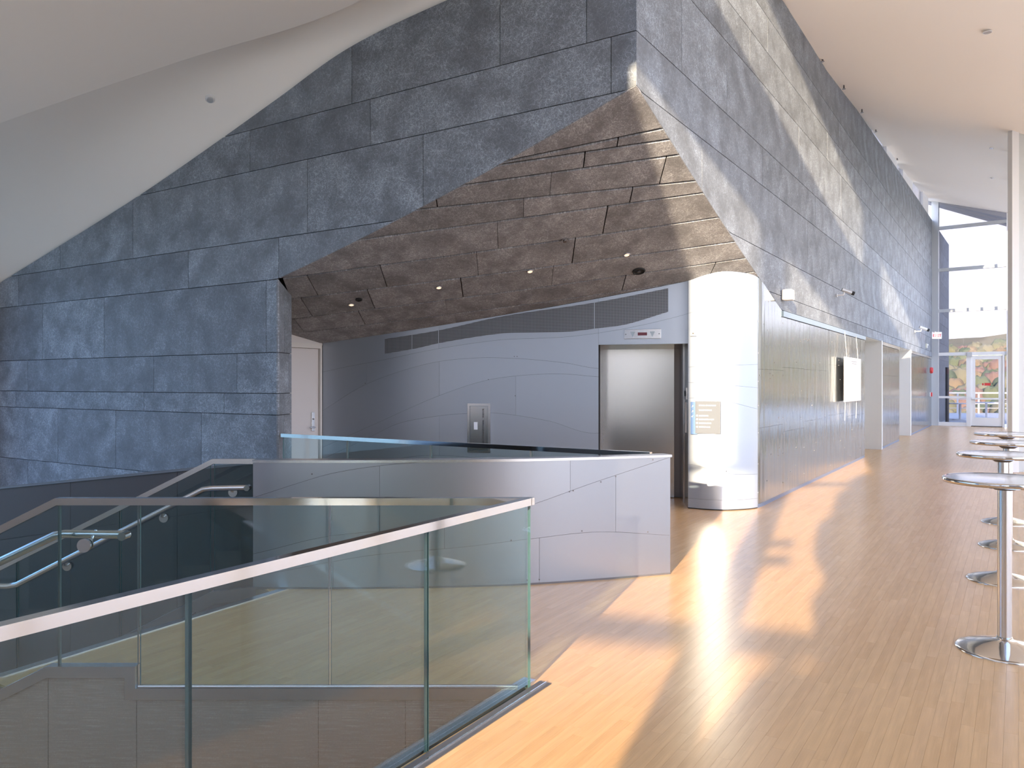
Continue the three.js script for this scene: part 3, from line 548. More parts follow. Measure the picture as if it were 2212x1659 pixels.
// ------------------------------------------------------------------ polished metal along the corridor, with two doorways
{
  const w = setting('wall_corridor', 'polished stainless steel corridor wall mirroring the windows opposite', 'wall');
  const runs = [[sSeam, metalS(17.3)], [metalS(19.5), metalS(22.3)], [metalS(24.7), metalS(30.55)]];
  const cutsD = [[11.3, 12.4, 13.9, 15.5], [], [27.5]];
  runs.forEach(([a, b], r) => {
    const cuts = [a, b, ...cutsD[r].map(metalS)].sort((x, y) => x - y);
    for (let i = 0; i + 1 < cuts.length; i++) {
      const wob = 0.9 + 0.35 * rnd(), hiE = (s) => s < sFlat ? metalTop(s) : 2.55;
      for (const [lo, hi] of [[0.05, wob], [wob, 1.75 + 0.2 * rnd()], [null, hiE]]) { const l = lo ?? cells2; const g = panelGeo(metalSurf, cuts[i], cuts[i + 1], l, hi, { gap: 0.0012, th: 0.006, ds: s2(cuts[i]), uvOff: [0, 0] }); if (g) part(w, 'panel', g, steelMirror); var cells2 = hi; }
    }
    part(w, 'backing', panelGeo(metalSurf, a, b, 0, (s) => s < sFlat ? metalTop(s) : 2.64, { gap: 0, th: 0.15, ds: 0.2, lift: -0.007 }), joint);
    if (r >= 0) part(w, 'picture_rail', panelGeo(metalSurf, Math.max(a, metalS(11.25)), b, 2.555, 2.635, { gap: 0, th: 0.03, ds: 1, lift: 0.022 }), r === 0 ? std({ color: tinted(0.32, 0.40, 0.47), metalness: 0.8, roughness: 0.35 }) : satin);
    part(w, 'plinth', panelGeo(metalSurf, a, b, 0.0, 0.05, { gap: 0, th: 0.02, ds: 0.2, lift: -0.004 }), std({ color: tinted(0.16, 0.20, 0.30), roughness: 0.4, metalness: 0.5 }));
  });
  function s2(s) { return s < sFlat ? 0.05 : 0.6; }
  const studs = []; for (let i = 0; i < 74; i++) { const s = lerp(sSeam + 0.05, metalS(17.2), Math.pow(rnd(), 1.25)), y = 0.15 + rnd() * 2.3, p = metalSurf(s, y, 0.002), n = metalSurf(s, y, 1).sub(metalSurf(s, y, 0)); studs.push(disc(p, n, 0.009, 0.006)); }
  for (const s of [sSeam + 0.006, metalS(11.3), metalS(12.4)]) for (let y = 0.2; y < 2.5; y += 0.23 + rnd() * 0.2) { const p = metalSurf(s, y, 0.002), n = metalSurf(s, y, 1).sub(metalSurf(s, y, 0)); studs.push(disc(p, n, 0.008, 0.006)); }
  part(w, 'studs', merge(studs), chrome).userData.kind = 'stuff';
  openings.forEach(([d0, d1], i) => {                                 // white reveals of the doorways
    const o = setting('trim_' + (i + 1), i ? 'white painted doorway reveal beyond, in full sun' : 'white painted reveal of the nearer corridor doorway', 'reveal');
    const nx = -0.843, nd = 0.5379, q = (d, k) => [rightX(d) + nx * k, d + nd * k];
    const far0 = q(d1, -0.012), far1 = q(d1, 3.0), nr0 = q(d0, 0.13), nr1 = q(d0, 3.0);
    part(o, 'far_jamb', slab(far0[0] - 0.043, far0[1] - 0.067, far1[0] - 0.043, far1[1] - 0.067, 0, 2.66, 0, 2.66, 0.14), white);
    part(o, 'near_jamb', slab(nr0[0] - 0.05, nr0[1] - 0.07, nr1[0] - 0.05, nr1[1] - 0.07, 0, 2.66, 0, 2.66, 0.12), white);
    part(o, 'back', slab(nr1[0], nr1[1], far1[0], far1[1], 0, 2.66, 0, 2.66, 0.1), white);
    const hd = (y) => [V(...tri(q(d0, 0.02), y)), V(...tri(q(d1, 0.02), y)), V(...tri(far1, y)), V(...tri(nr1, y))];
    function tri(p, y) { return [p[0], y, p[1]]; }
    part(o, 'head', hexa(hd(2.64), hd(2.8)), white);
  });
}
{
  const a = metalAt(1812, 820), s0 = metalAt(1813, 820)[0], s1 = metalAt(1847, 820)[0], n = metalSurf(s0, 1, 1).sub(metalSurf(s0, 1, 0)), t = thing('hanging_notice', 'tall white printed notice board hung on two wires before the steel wall', 'notice');
  const yT = 1.6 + (829.5 - 771) / F * 14.9, yB = 1.6 - (868 - 829.5) / F * 14.9, f = (s, y, o) => metalSurf(s, y, o);
  part(t, 'board', panelGeo(f, s0, s1, yB, yT, { gap: 0, th: 0.03, ds: 9, lift: 0.11 }), std({ color: tinted(0.6, 0.6, 0.62), roughness: 0.6 }));
  const tex = canvasTex(256, 512, (c) => {
    c.fillStyle = '#f3f2f4'; c.fillRect(0, 0, 256, 512); c.fillStyle = '#8d8d95'; c.fillRect(92, 40, 90, 8); c.fillRect(100, 66, 76, 7); c.fillStyle = '#b9b9c0'; for (let i = 0; i < 4; i++) c.fillRect(52 + (i % 2) * 10, 112 + i * 12, 150 - (i % 2) * 20, 4);
    for (let i = 0; i < 22; i++) { c.fillRect(22, 196 + i * 12, 40 + (i * 37 % 28), 4); c.fillRect(110, 196 + i * 12, 30 + (i * 53 % 34), 4); c.fillRect(184, 196 + i * 12, 44, 4); }
  });
  const q = panelGeo(f, s0, s1, yB, yT, { gap: 0, th: 0, ds: 9, lift: 0.1112 }), uv = q.attributes.uv; for (let i = 0; i < uv.count; i++) uv.setXY(i, (uv.getX(i) - s0) / (s1 - s0), (uv.getY(i) - yB) / (yT - yB));
  part(t, 'print', q, std({ map: tex, color: tinted(0.62, 0.62, 0.64), roughness: 0.6 }), 'lines of small grey print');
  for (const k of [0.12, 0.85]) part(t, 'wire', tube([f(lerp(s0, s1, k), 2.58, 0.06), f(lerp(s0, s1, k), yT, 0.095), f(lerp(s0, s1, k), yB - 0.35, 0.06)], 0.004, 6), frameWhite);
}
function onRight(u, v, off) { const [s, y] = rightSurf.hit(u, v); return { p: rightSurf(s, y, off), yaw: Math.atan2(0.843, 0.5379) }; }
{
  const { p, yaw } = onRight(1690, 638, 0.08), t = thing('strobe_box', 'square white emergency strobe box on the panel wall above the steel', 'strobe', [p.x, p.y, -p.z]); t.rotation.y = yaw;
  part(t, 'housing', rbox(0.17, 0.15, 0.14, 0.015), std({ color: tinted(0.85, 0.82, 0.76), roughness: 0.5 })); part(t, 'back_plate', box(0.12, 0.12, 0.02, 0, 0, -0.076), satin); part(t, 'side_lens', rbox(0.03, 0.06, 0.06, 0.01, 0.095, -0.005, 0), frameWhite);
}
for (const [u, v, label, k] of [[1806, 638, 'grey security camera on an arm under the sunbeam on the panel wall', 1], [1976, 716, 'pale security camera further along, near the exit sign', 1.35]]) {
  const { p, yaw } = onRight(u, v, 0), t = thing('security_camera', label, 'camera', [p.x, p.y, -p.z], 'corridor security cameras'); t.rotation.y = yaw; t.scale.setScalar(k);
  part(t, 'mount', new THREE.CylinderGeometry(0.035, 0.035, 0.02, 20).rotateX(Math.PI / 2).translate(0, 0, 0.01), mullionGrey);
  part(t, 'arm', tube([new THREE.Vector3(0, 0, 0.02), new THREE.Vector3(0.0, 0.0, 0.13), new THREE.Vector3(0.0, 0.05, 0.14)], 0.012, 10), frameWhite);
  const body = new THREE.CylinderGeometry(0.034, 0.034, 0.19, 18).rotateX(Math.PI / 2); body.rotateX(0.35).rotateY(0.5).translate(0.05, 0.07, 0.18); part(t, 'housing', body, k > 1 ? frameWhite : mullionGrey);
  const ln = new THREE.CylinderGeometry(0.036, 0.036, 0.05, 18).rotateX(Math.PI / 2).translate(0, 0, 0.11); ln.rotateX(0.35).rotateY(0.5).translate(0.05, 0.07, 0.18); part(t, 'lens_hood', ln, black);
}

// ------------------------------------------------------------------ curved parapet of brushed metal
const parSurf = (() => {
  const c = new THREE.CatmullRomCurve3([...parapetPts].reverse().map((p) => new THREE.Vector3(p[0], 0, p[1])), false, 'centripetal').getPoints(90).map((p) => [p.x, p.z]), acc = [0];
  for (let i = 1; i < c.length; i++) acc.push(acc[i - 1] + Math.hypot(c[i][0] - c[i - 1][0], c[i][1] - c[i - 1][1]));
  const f = (s, t, off) => { let i = 1; while (i < acc.length - 1 && acc[i] < s) i++; const k = (s - acc[i - 1]) / (acc[i] - acc[i - 1]), tx = c[i][0] - c[i - 1][0], td = c[i][1] - c[i - 1][1], L = Math.hypot(tx, td); return V(lerp(c[i - 1][0], c[i][0], k) + td / L * off, t, lerp(c[i - 1][1], c[i][1], k) - tx / L * off); };
  f.len = acc[acc.length - 1];
  f.hit = (u, v) => { const [a, b] = dirOf(u, v); for (let i = 1; i < c.length; i++) { const f0 = c[i - 1][0] - a * c[i - 1][1], f1v = c[i][0] - a * c[i][1]; if (f0 <= 0 && f1v > 0) { const k = f0 / (f0 - f1v), d = lerp(c[i - 1][1], c[i][1], k); return [lerp(acc[i - 1], acc[i], k), EYE + b * d]; } } return [u < CX ? 0 : f.len, EYE + b * 6.5]; };
  return f;
})();
{
  const t = setting('wall_parapet', 'low curved parapet of brushed steel sheets beside the stair', 'parapet'), L = parSurf.len, TOP = 0.985;
  const cv = (pts) => smoothTable([...pts.map(([u, v]) => parSurf.hit(u, v))]);
  const b1 = cv([[575, 1066], [640, 1045], [720, 1022], [850, 1003], [1000, 996], [1140, 992.5]]);
  const b2 = cv([[575, 1190], [700, 1160], [900, 1140], [1040, 1120], [1143, 1092], [1278, 1044], [1440, 990]]);
  const b3 = cv([[575, 1240], [800, 1200], [1000, 1182], [1139, 1165], [1290, 1149], [1440, 1156]]);
  const S = (u) => parSurf.hit(u, 1100)[0];
  const rows = [[(s) => Math.max(b1(s), b2(s)), TOP, [0, L]], [b2, (s) => Math.min(TOP, Math.max(b1(s), b2(s))), [0, S(820), S(1232), L]], [b3, b2, [0, S(960), S(1330), L]], [0.012, b3, [0, S(720), S(1165), L]]];
  let n = 0;
  for (const [lo, hi, cuts] of rows) for (let i = 0; i + 1 < cuts.length; i++) { const g = panelGeo(parSurf, cuts[i], cuts[i + 1], lo, hi, { gap: 0.0012, th: 0.005, ds: 0.08, uvOff: [n * 0.31, n * 0.17] }); if (g) part(t, 'panel', g, n++ % 2 ? steelParapetB : steelParapet); }
  part(t, 'core', panelGeo(parSurf, 0.002, L - 0.004, 0, TOP, { gap: 0, th: 0.11, ds: 0.08, lift: -0.0045 }), bronzeSheet);
  part(t, 'cap', panelGeo(parSurf, -0.005, L + 0.012, TOP, 1.006, { gap: 0, th: 0.145, ds: 0.08, lift: 0.012 }), satin);
  part(t, 'base_strip', panelGeo(parSurf, 0, L, -0.005, 0.014, { gap: 0, th: 0.02, ds: 0.08, lift: 0.003 }), darkMetal);
  part(t, 'end_plate', panelGeo(parSurf, L - 0.004, L + 0.002, 0, TOP, { gap: 0, th: 0.12, ds: 1, lift: 0 }), steelParapet);
  const sc = []; for (const [u, v] of [[674, 1024], [1230, 1062], [1238, 1060], [1330, 1029], [1257, 1147], [1298, 1041], [1410, 993], [1399, 1149], [1104, 1167], [1139, 1253], [1165, 1252]]) { const h = parSurf.hit(u, v), p = parSurf(h[0], h[1], 0.001); sc.push(disc(p, parSurf(h[0], h[1], 1).sub(parSurf(h[0], h[1], 0)), 0.006, 0.003)); }
  part(t, 'screws', merge(sc), darkMetal).userData.kind = 'stuff';
}
// ------------------------------------------------------------------ glass guards
function pane(parent, a, b, y0a, y1a, y0b, y1b, th = 0.017) {
  const g = slab(a[0], a[1], b[0], b[1], y0a, y1a, y0b, y1b, th);
  // faces of hexa: top, bottom, then the four sides; the long sides are the clear faces
  g.clearGroups(); g.addGroup(0, 12, 1); g.addGroup(12, 6, 0); g.addGroup(18, 6, 1); g.addGroup(24, 6, 0); g.addGroup(30, 6, 1);
  const m = new THREE.Mesh(g, [railGlass, glassEdge]); m.name = 'glass_panel'; m.castShadow = m.receiveShadow = true; parent.add(m); return m;
}
{
  const t = thing('glass_guard', 'clear glass guard with polished steel rail between hall floor and stair opening', 'railing');
  const kOf = (u) => { const [a] = dirOf(u, 0); return (a * G1[1] - G1[0]) / (F1DIR[0] - a * F1DIR[1]); };
  const ks = [0, kOf(921), kOf(407), 3.25, 4.5, 5.8];
  for (let i = 0; i + 1 < ks.length; i++) { const a = f1(ks[i] + (i ? 0.006 : 0)), b = f1(ks[i + 1] - 0.006); pane(t, a, b, -0.02, 0.985, -0.02, 0.985); }
  const a = f1(-0.02), b = f1(6.0), at = (p, y) => V(p[0], y, p[1]);
  part(t, 'top_rail', bar([at(a, 0.98), at(b, 0.98)], 0.045, 0.038), chrome, 'polished steel cap rail');
  const a2 = f1(-0.09), side = [0.85, -0.527], o = (p, k) => [p[0] + side[0] * k, p[1] + side[1] * k];
  const strip = (k0, k1, y0, y1) => { const p = o(a2, k0), q = o(a2, k1), r = o(b, k1), s = o(b, k0); return hexa([V(p[0], y0, p[1]), V(s[0], y0, s[1]), V(r[0], y0, r[1]), V(q[0], y0, q[1])], [V(p[0], y1, p[1]), V(s[0], y1, s[1]), V(r[0], y1, r[1]), V(q[0], y1, q[1])]); };
  part(t, 'floor_plate', strip(0.012, 0.085, -0.01, 0.004), darkMetal); part(t, 'outer_lip', strip(0.05, 0.056, 0.0, 0.008), chrome);
  part(t, 'inner_shoe', strip(-0.085, -0.012, -0.06, 0.006), satin);
  part(t, 'slab_edge', strip(-0.10, -0.085, -3.0, 0.0), fasciaSheet);
}
{
  const t = thing('glass_guard', 'clear glass guard running along the landing, its rail bending down the stair', 'railing'), D = G1[1];
  const X = (u) => (u - CX) / F * D, slope = 0.5, xb = X(125);
  const top = (x) => x > xb ? 0.985 : 0.985 - slope * (xb - x), base = (x) => x > X(300) ? 0.0 : x > X(110) ? 0.115 : 0.115 - slope * (X(110) - x);
  const xs = [G1[0] - 0.012, X(713), X(301)];
  for (let i = 0; i + 1 < xs.length; i++) pane(t, [xs[i] - (i ? 0.006 : 0), D], [xs[i + 1] + 0.006, D], 0, 0.975, 0, 0.975);
  pane(t, [X(301) - 0.006, D], [X(131), D], 0.115, 0.975, 0.115, 0.975);
  pane(t, [X(131) - 0.01, D], [-3.6, D], base(X(131)), top(X(131)) - 0.01, base(-3.6), top(-3.6) - 0.01);
  part(t, 'top_rail', bar([V(G1[0] + 0.015, 0.98, D), V(xb, 0.98, D), V(-3.7, 0.98 - slope * (xb + 3.7), D)], 0.045, 0.038), chrome, 'polished steel cap rail');
  const w = 0.012, seg = (x0, x1, y0, y1, e = 0) => slab(x0, D - 0.012, x1, D - 0.012, y0, y1, y0 + e, y1 + e, 0.06);
  part(t, 'base_trim', merge([seg(G1[0] - 0.05, X(300), -0.055, 0.004), seg(X(300) + 0.0, X(277), -0.055, 0.119), seg(X(277), X(110), 0.06, 0.119), slab(X(110), D - 0.012, -3.7, D - 0.012, 0.06, 0.119, 0.06 - slope * (X(110) + 3.7) * 1, 0.119 - slope * (X(110) + 3.7), 0.06)]), satin, 'satin steel trim stepping up before the stair');
  part(t, 'base_bead', tube([V(G1[0] - 0.06, 0.012, D - 0.03), V(X(305), 0.012, D - 0.03)], 0.008, 8), satin);
}
{
  const t = setting('wall_fascia', 'brown grey metal facing below the landing edge', 'wall');
  const D = G1[1], x0 = -4.2, X = (u) => (u - CX) / F * D; const f = (s, y, off) => V(s, y, D - 0.025 - off);
  const hi = (s) => s > X(300) ? -0.05 : s > X(110) ? 0.065 : 0.065 - 0.5 * (X(110) - s);
  const cuts = [x0, X(110), X(300), X(690), X(877), G1[0] - 0.02];
  for (let i = 0; i + 1 < cuts.length; i++) { const g = panelGeo(f, cuts[i], cuts[i + 1], -1.6, hi, { gap: 0.0015, th: 0.02, ds: 0.3 }); if (g) part(t, 'panel', g, fasciaSheet); }
  part(t, 'core', panelGeo(f, x0, G1[0] - 0.03, -3, (s) => hi(s) - 0.01, { gap: 0, th: 0.05, ds: 0.3, lift: -0.021 }), joint);
}
{
  const t = thing('glass_guard', 'far glass guard of the stair, starting at the steel parapet and dropping to the left', 'railing'), D = 6.33, X = (u) => (u - CX) / F * D, slope = 0.5, xb = X(462);
  pane(t, [X(556), D], [xb + 0.006, D], -0.1, 0.975, -0.1, 0.975);
  for (const [a, b] of [[X(455), X(262)], [X(258), X(40)], [X(36), -5.4]]) pane(t, [a, D], [b, D], -0.15 - slope * (xb - a), 0.975 - slope * (xb - a), -0.15 - slope * (xb - b), 0.975 - slope * (xb - b));
  part(t, 'top_rail', bar([V(X(556), 0.985, D), V(xb, 0.985, D), V(-5.4, 0.985 - slope * (xb + 5.4), D)], 0.05, 0.04), satin, 'satin steel cap rail');
  part(t, 'lower_channel', bar([V(X(556), -0.06, D), V(xb, -0.1, D), V(-5.4, -0.1 - slope * (xb + 5.4), D)], 0.05, 0.1), darkMetal);
}
{
  const t = thing('glass_guard', 'distant low glass guard with dark rail in front of the lift lobby', 'railing'), A = [-2.74, 9.46], B = [1.2, 6.86];
  const k = (u) => { const [a] = dirOf(u, 0); return (A[0] - a * A[1]) / ((A[0] - B[0]) - a * (A[1] - B[1])); };
  const P = (q) => [lerp(A[0], B[0], q), lerp(A[1], B[1], q)], ks = [0.005, k(751), k(931), k(1147), 1];
  for (let i = 0; i + 1 < ks.length; i++) { const gap = i ? 0.002 : 0; pane(t, P(ks[i] + gap), P(ks[i + 1] - 0.002), 0, 0.98, 0, 0.98); }
  part(t, 'top_rail', bar([V(A[0], 0.99, A[1]), V(B[0], 0.99, B[1])], 0.05, 0.042), chrome, 'polished steel cap rail');
}
{
  const t = setting('wall_stair', 'dark bronze metal side wall of the stairwell, sloping down to the left', 'wall');
  const A = [-1.95, 6.42], B = [-6.4, 8.3], surf = planeSurf(A[0], A[1], B[0] - A[0], B[1] - A[1]), L = Math.hypot(B[0] - A[0], B[1] - A[1]);
  const top = (s) => lerp(0.985, 0.42, s / L);
  const cuts = [0, 1.0, 2.3, 3.5, L];
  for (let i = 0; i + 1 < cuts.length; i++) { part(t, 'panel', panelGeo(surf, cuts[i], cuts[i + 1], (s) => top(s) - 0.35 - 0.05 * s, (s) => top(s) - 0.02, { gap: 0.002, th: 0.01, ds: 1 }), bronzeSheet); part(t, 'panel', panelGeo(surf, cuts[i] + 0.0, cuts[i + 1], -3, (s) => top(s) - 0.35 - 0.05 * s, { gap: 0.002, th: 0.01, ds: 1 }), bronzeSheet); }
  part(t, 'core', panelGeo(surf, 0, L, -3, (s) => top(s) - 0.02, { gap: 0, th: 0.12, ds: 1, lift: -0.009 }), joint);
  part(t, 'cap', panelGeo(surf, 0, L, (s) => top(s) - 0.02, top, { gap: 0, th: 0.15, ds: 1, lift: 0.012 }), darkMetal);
}
{
  const t = thing('staircase', 'short wooden stair descending to the left between the glass guards', 'stairs'), wood = std({ color: tinted(0.42, 0.29, 0.18), roughness: 0.4 }), riser = std({ color: tinted(0.34, 0.24, 0.15), roughness: 0.5 });
  const sx = (d) => -2.84 + (d - 4.33) * 0.558, skew = (a, b, y0, y1) => { const ring = (y) => [V(sx(4.33) + b, y, 4.33), V(sx(4.33) + a, y, 4.33), V(sx(6.27) + a, y, 6.27), V(sx(6.27) + b, y, 6.27)].reverse(); return hexa(ring(y0), ring(y1)); };
  part(t, 'nosing_strip', skew(-0.012, 0.06, -0.02, 0.005), satin, 'pale metal edge strip of the landing');
  for (let i = 0; i < 5; i++) { const y = -0.15 * (i + 1); part(t, 'tread', skew(-0.3 * (i + 1) - 0.02, -0.3 * i, y - 0.04, y), wood); part(t, 'riser', skew(-0.3 * i - 0.02, -0.3 * i, y, y + 0.11 + (i ? 0 : 0.02)), riser); }
  part(t, 'half_landing', skew(-4.2, -1.5, -0.87, -0.76), wood);
  part(t, 'carriage', hexa([V(-2.5, -0.5, 4.33), V(-2.5, -0.5, 6.28), V(-3.95, -1.3, 6.28), V(-3.95, -1.3, 4.33)].reverse(), [V(-2.5, -0.2, 4.33), V(-2.5, -0.2, 6.28), V(-3.95, -0.9, 6.28), V(-3.95, -0.9, 4.33)].reverse()), darkMetal);
}
function handrail(label, D, face, pts, studs, capAt) {
  const t = thing('stair_handrail', label, 'handrail', [0, 0, 0], 'stair handrails');
  const P = pts.map(([u, v]) => V((u - CX) / F * D, EYE + (CY - v) / F * D, D));
  part(t, 'round_rail', tube(P, 0.0225, 18), satin);
  part(t, 'end_cap', merge([new THREE.SphereGeometry(0.0228, 18, 12).translate(P[0].x, P[0].y, P[0].z), tube([P[0], P[0].clone().add(new THREE.Vector3(0.0, 0, capAt))], 0.0225, 18)]), chrome);
  for (const [u, v] of studs) {
    const x = (u - CX) / F * face, y = EYE + (CY - v) / F * face, sgn = Math.sign(D - face);
    const b = part(t, 'bracket', tube([V(x, y, face), V(x, y + 0.02, lerp(face, D, 0.7)), V(x + 0.01, y + 0.062, D)], 0.008, 10), satin);
    part(b, 'clamp_disc', disc(V(x, y, face - 0.018), new THREE.Vector3(0, 0, 1), 0.036, 0.014), satin); part(b, 'clamp_disc', disc(V(x, y, face + 0.018), new THREE.Vector3(0, 0, 1), 0.03, 0.012), satin);
  }
}
handrail('near stair handrail, thick steel tube behind the near glass with a large round clamp', 4.285, 4.2, [[274, 1155], [127, 1153], [-220, 1318]], [[186, 1177], [-60, 1290]], 0.06);
handrail('far stair handrail, thin steel tube along the far glass, levelling off at its foot', 6.24, 6.33, [[537, 1053], [443, 1055], [30, 1266], [-120, 1266]], [[505, 1063], [356, 1118], [148, 1222]], 0.05);

// ------------------------------------------------------------------ ceilings
const baseC = table([[-3.2, 10.2], [6.96, 7.95], [11.26, 7.06], [14, 7.1], [16.4, 7.32], [19.1, 7.62], [23.9, 7.95], [28.7, 8.5], [31.5, 8.75], [38, 9.2]]), kC = table([[-3, 0.03], [5, 0.06], [10, 0.2], [14, 0.28], [20, 0.25], [29, 0.22], [38, 0.2]]);
const ceilY = (X, d) => baseC(d) - kC(d) * Math.max(0, X - rightX(d));
const wobble = (X, d) => 0.05 * Math.sin(d * 0.55 + X * 0.3);
{
  const c = setting('ceiling_right', 'smooth white plaster ceiling rising over the sunlit hall', 'ceiling');
  const P = [], n = 46, m = 14, row = (d) => { const edge = d < 6.96 ? -3.05 + (d + 3) * 0.4157 : rightX(d) - 0.12, right = d < 14.5 ? 0.638 * d + 4.7 : 0.626 * d + 0.35; return [edge, right]; };
  const pt = (i, j, up) => { const d = lerp(-3.2, 30.9, i / n), [a, b] = row(d), X = lerp(a, b, j / m); return V(X, ceilY(X, d) + (j && j < m && d < 28 ? wobble(X, d) : 0) + up, d); };
  const pos = [], nor = [], idx = [];
  for (const up of [0, 0.3]) for (let i = 0; i <= n; i++) for (let j = 0; j <= m; j++) pos.push(...pt(i, j, up).toArray());
  for (const k of [0, 1]) for (let i = 0; i < n; i++) for (let j = 0; j < m; j++) { const o = k * (n + 1) * (m + 1), a = o + i * (m + 1) + j, b = a + 1, c1 = a + m + 1, e = c1 + 1; if (!k) idx.push(a, b, c1, b, e, c1); else idx.push(a, c1, b, b, c1, e); }
  const g = new THREE.BufferGeometry(); g.setAttribute('position', new THREE.Float32BufferAttribute(pos, 3)); g.setIndex(idx); g.computeVertexNormals();
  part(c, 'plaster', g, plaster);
  // strip that closes the gap down to the clad wall where there is no clerestory
  const cl = []; for (let d = 6.96; d < 15.6; d += 0.6) { const q = (dd, y) => V(rightX(dd) - 0.1, y, dd), d2 = Math.min(15.6, d + 0.6); cl.push(...quad(q(d, rightTop(rightS(d)) - 0.1), q(d2, rightTop(rightS(d2)) - 0.1), q(d2, ceilY(rightX(d2), d2) + 0.3), q(d, ceilY(rightX(d), d) + 0.3))); }
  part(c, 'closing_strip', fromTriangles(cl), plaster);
}
{
  const c = setting('ceiling_left', 'folded white plaster ceiling sloping down to the dark panel wall', 'ceiling');
  const fold = [[-9.7, 10.6, 4.0], ...[[0, 266, 9.5], [386, 133, 9.0], [750, 15, 8.2]].map(([u, v, d]) => { const [a, b] = dirOf(u, v); return [a * d, d, EYE + b * d]; }), [0.55, 6.2, 5.75]];
  const foldC = new THREE.CatmullRomCurve3(fold.map((p) => V(p[0], p[2], p[1])), false, 'centripetal').getPoints(40);
  const wallC = []; for (let i = 0; i <= 40; i++) { const s = lerp(LW_FAR, -0.02, i / 40); wallC.push(leftSurf(s, leftTop(s), -0.06)); }
  const nearC = []; for (let i = 0; i <= 40; i++) { const t = i / 40; nearC.push(V(lerp(-9.7, -3.05, t), lerp(6.4, 7.0, t), -3.1)); }
  const strip = (A, B, bulge) => { const pos = [], idx = [], m = 12; for (let i = 0; i <= 40; i++) for (let j = 0; j <= m; j++) { const k = j / m, p = A[i].clone().lerp(B[i], k); p.y += bulge * Math.sin(Math.PI * k); pos.push(p.x, p.y, p.z); } for (let i = 0; i < 40; i++) for (let j = 0; j < m; j++) { const a = i * (m + 1) + j; idx.push(a, a + m + 1, a + 1, a + 1, a + m + 1, a + m + 2); } const g = new THREE.BufferGeometry(); g.setAttribute('position', new THREE.Float32BufferAttribute(pos, 3)); g.setIndex(idx); g.computeVertexNormals(); return g; };
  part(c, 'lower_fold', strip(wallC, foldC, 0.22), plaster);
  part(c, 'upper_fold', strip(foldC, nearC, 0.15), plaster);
  // bulkhead up to the higher ceiling of the hall, from the prow to the rear wall
  const e = (t, y) => V(lerp(CORNER[0], -3.05, t), y, lerp(CORNER[1], -3.1, t));
  const bl = []; for (let i = 0; i < 20; i++) { const a = i / 20, b = (i + 1) / 20, lo = (t) => lerp(5.6, 6.9, t), hi = (t) => ceilY(lerp(CORNER[0], -3.05, t), lerp(6.96, -3.1, t)) + 0.3; bl.push(...quad(e(a, lo(a)), e(b, lo(b)), e(b, hi(b)), e(a, hi(a)))); }
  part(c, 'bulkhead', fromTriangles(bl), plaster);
  const { p } = (() => { const [a, b] = dirOf(454, 213), d = 9.3; return { p: V(a * d, EYE + b * d, d) }; })();
  const s = thing('smoke_detector', 'round white smoke detector on the sloping left ceiling', 'detector', [0, 0, 0]), nn = new THREE.Vector3(0.15, -0.85, 0.5).normalize();
  part(s, 'base', disc(p, nn, 0.055, 0.03), frameWhite); part(s, 'sensor_head', disc(p.clone().addScaledVector(nn, 0.022), nn, 0.036, 0.02), mullionGrey);
}
// small sprinklers and lamps on the right ceiling
const onCeil = (u, v) => { const [a, b] = dirOf(u, v); let lo = 3, hi = 31; for (let k = 0; k < 50; k++) { const d = (lo + hi) / 2; if (EYE + b * d < ceilY(a * d, d) + (d < 28 ? wobble(a * d, d) : 0)) lo = d; else hi = d; } return V(a * lo, ceilY(a * lo, lo) + (lo < 28 ? wobble(a * lo, lo) : 0), lo); };
for (const [u, v, where] of [[1717, 48, 'above the topmost sunlit panels'], [1777, 124, 'over the wide sunbeam'], [1823, 184, 'before the clerestory begins'], [1862, 236, 'at the first clerestory pane'], [1892, 278, 'before the wide white post'], [1938, 340, 'past the wide white post']]) {
  const p = onCeil(u, v), t = thing('sprinkler', 'tiny brass sprinkler head on the ceiling edge, ' + where, 'sprinkler', [p.x, p.y, -p.z], 'sprinklers along the ceiling edge');
  part(t, 'stem', new THREE.CylinderGeometry(0.012, 0.016, 0.07, 10).translate(0, -0.03, 0), darkMetal); part(t, 'deflector', new THREE.CylinderGeometry(0.03, 0.03, 0.006, 16).translate(0, -0.07, 0), satin);
}
for (const [u, v, where] of [[2133, 70, 'far apart from the other two'], [2144, 320, 'before the end window'], [2145, 385, 'closest to the end window']]) {
  const p = onCeil(u, v), t = thing('ceiling_downlight', 'small round recessed lamp in the hall ceiling, ' + where, 'light', [p.x, p.y, -p.z], 'hall ceiling downlights');
  part(t, 'ring', new THREE.TorusGeometry(0.055, 0.005, 8, 28).rotateX(Math.PI / 2), frameWhite); part(t, 'reflector', new THREE.CylinderGeometry(0.052, 0.052, 0.006, 24), satin);
}
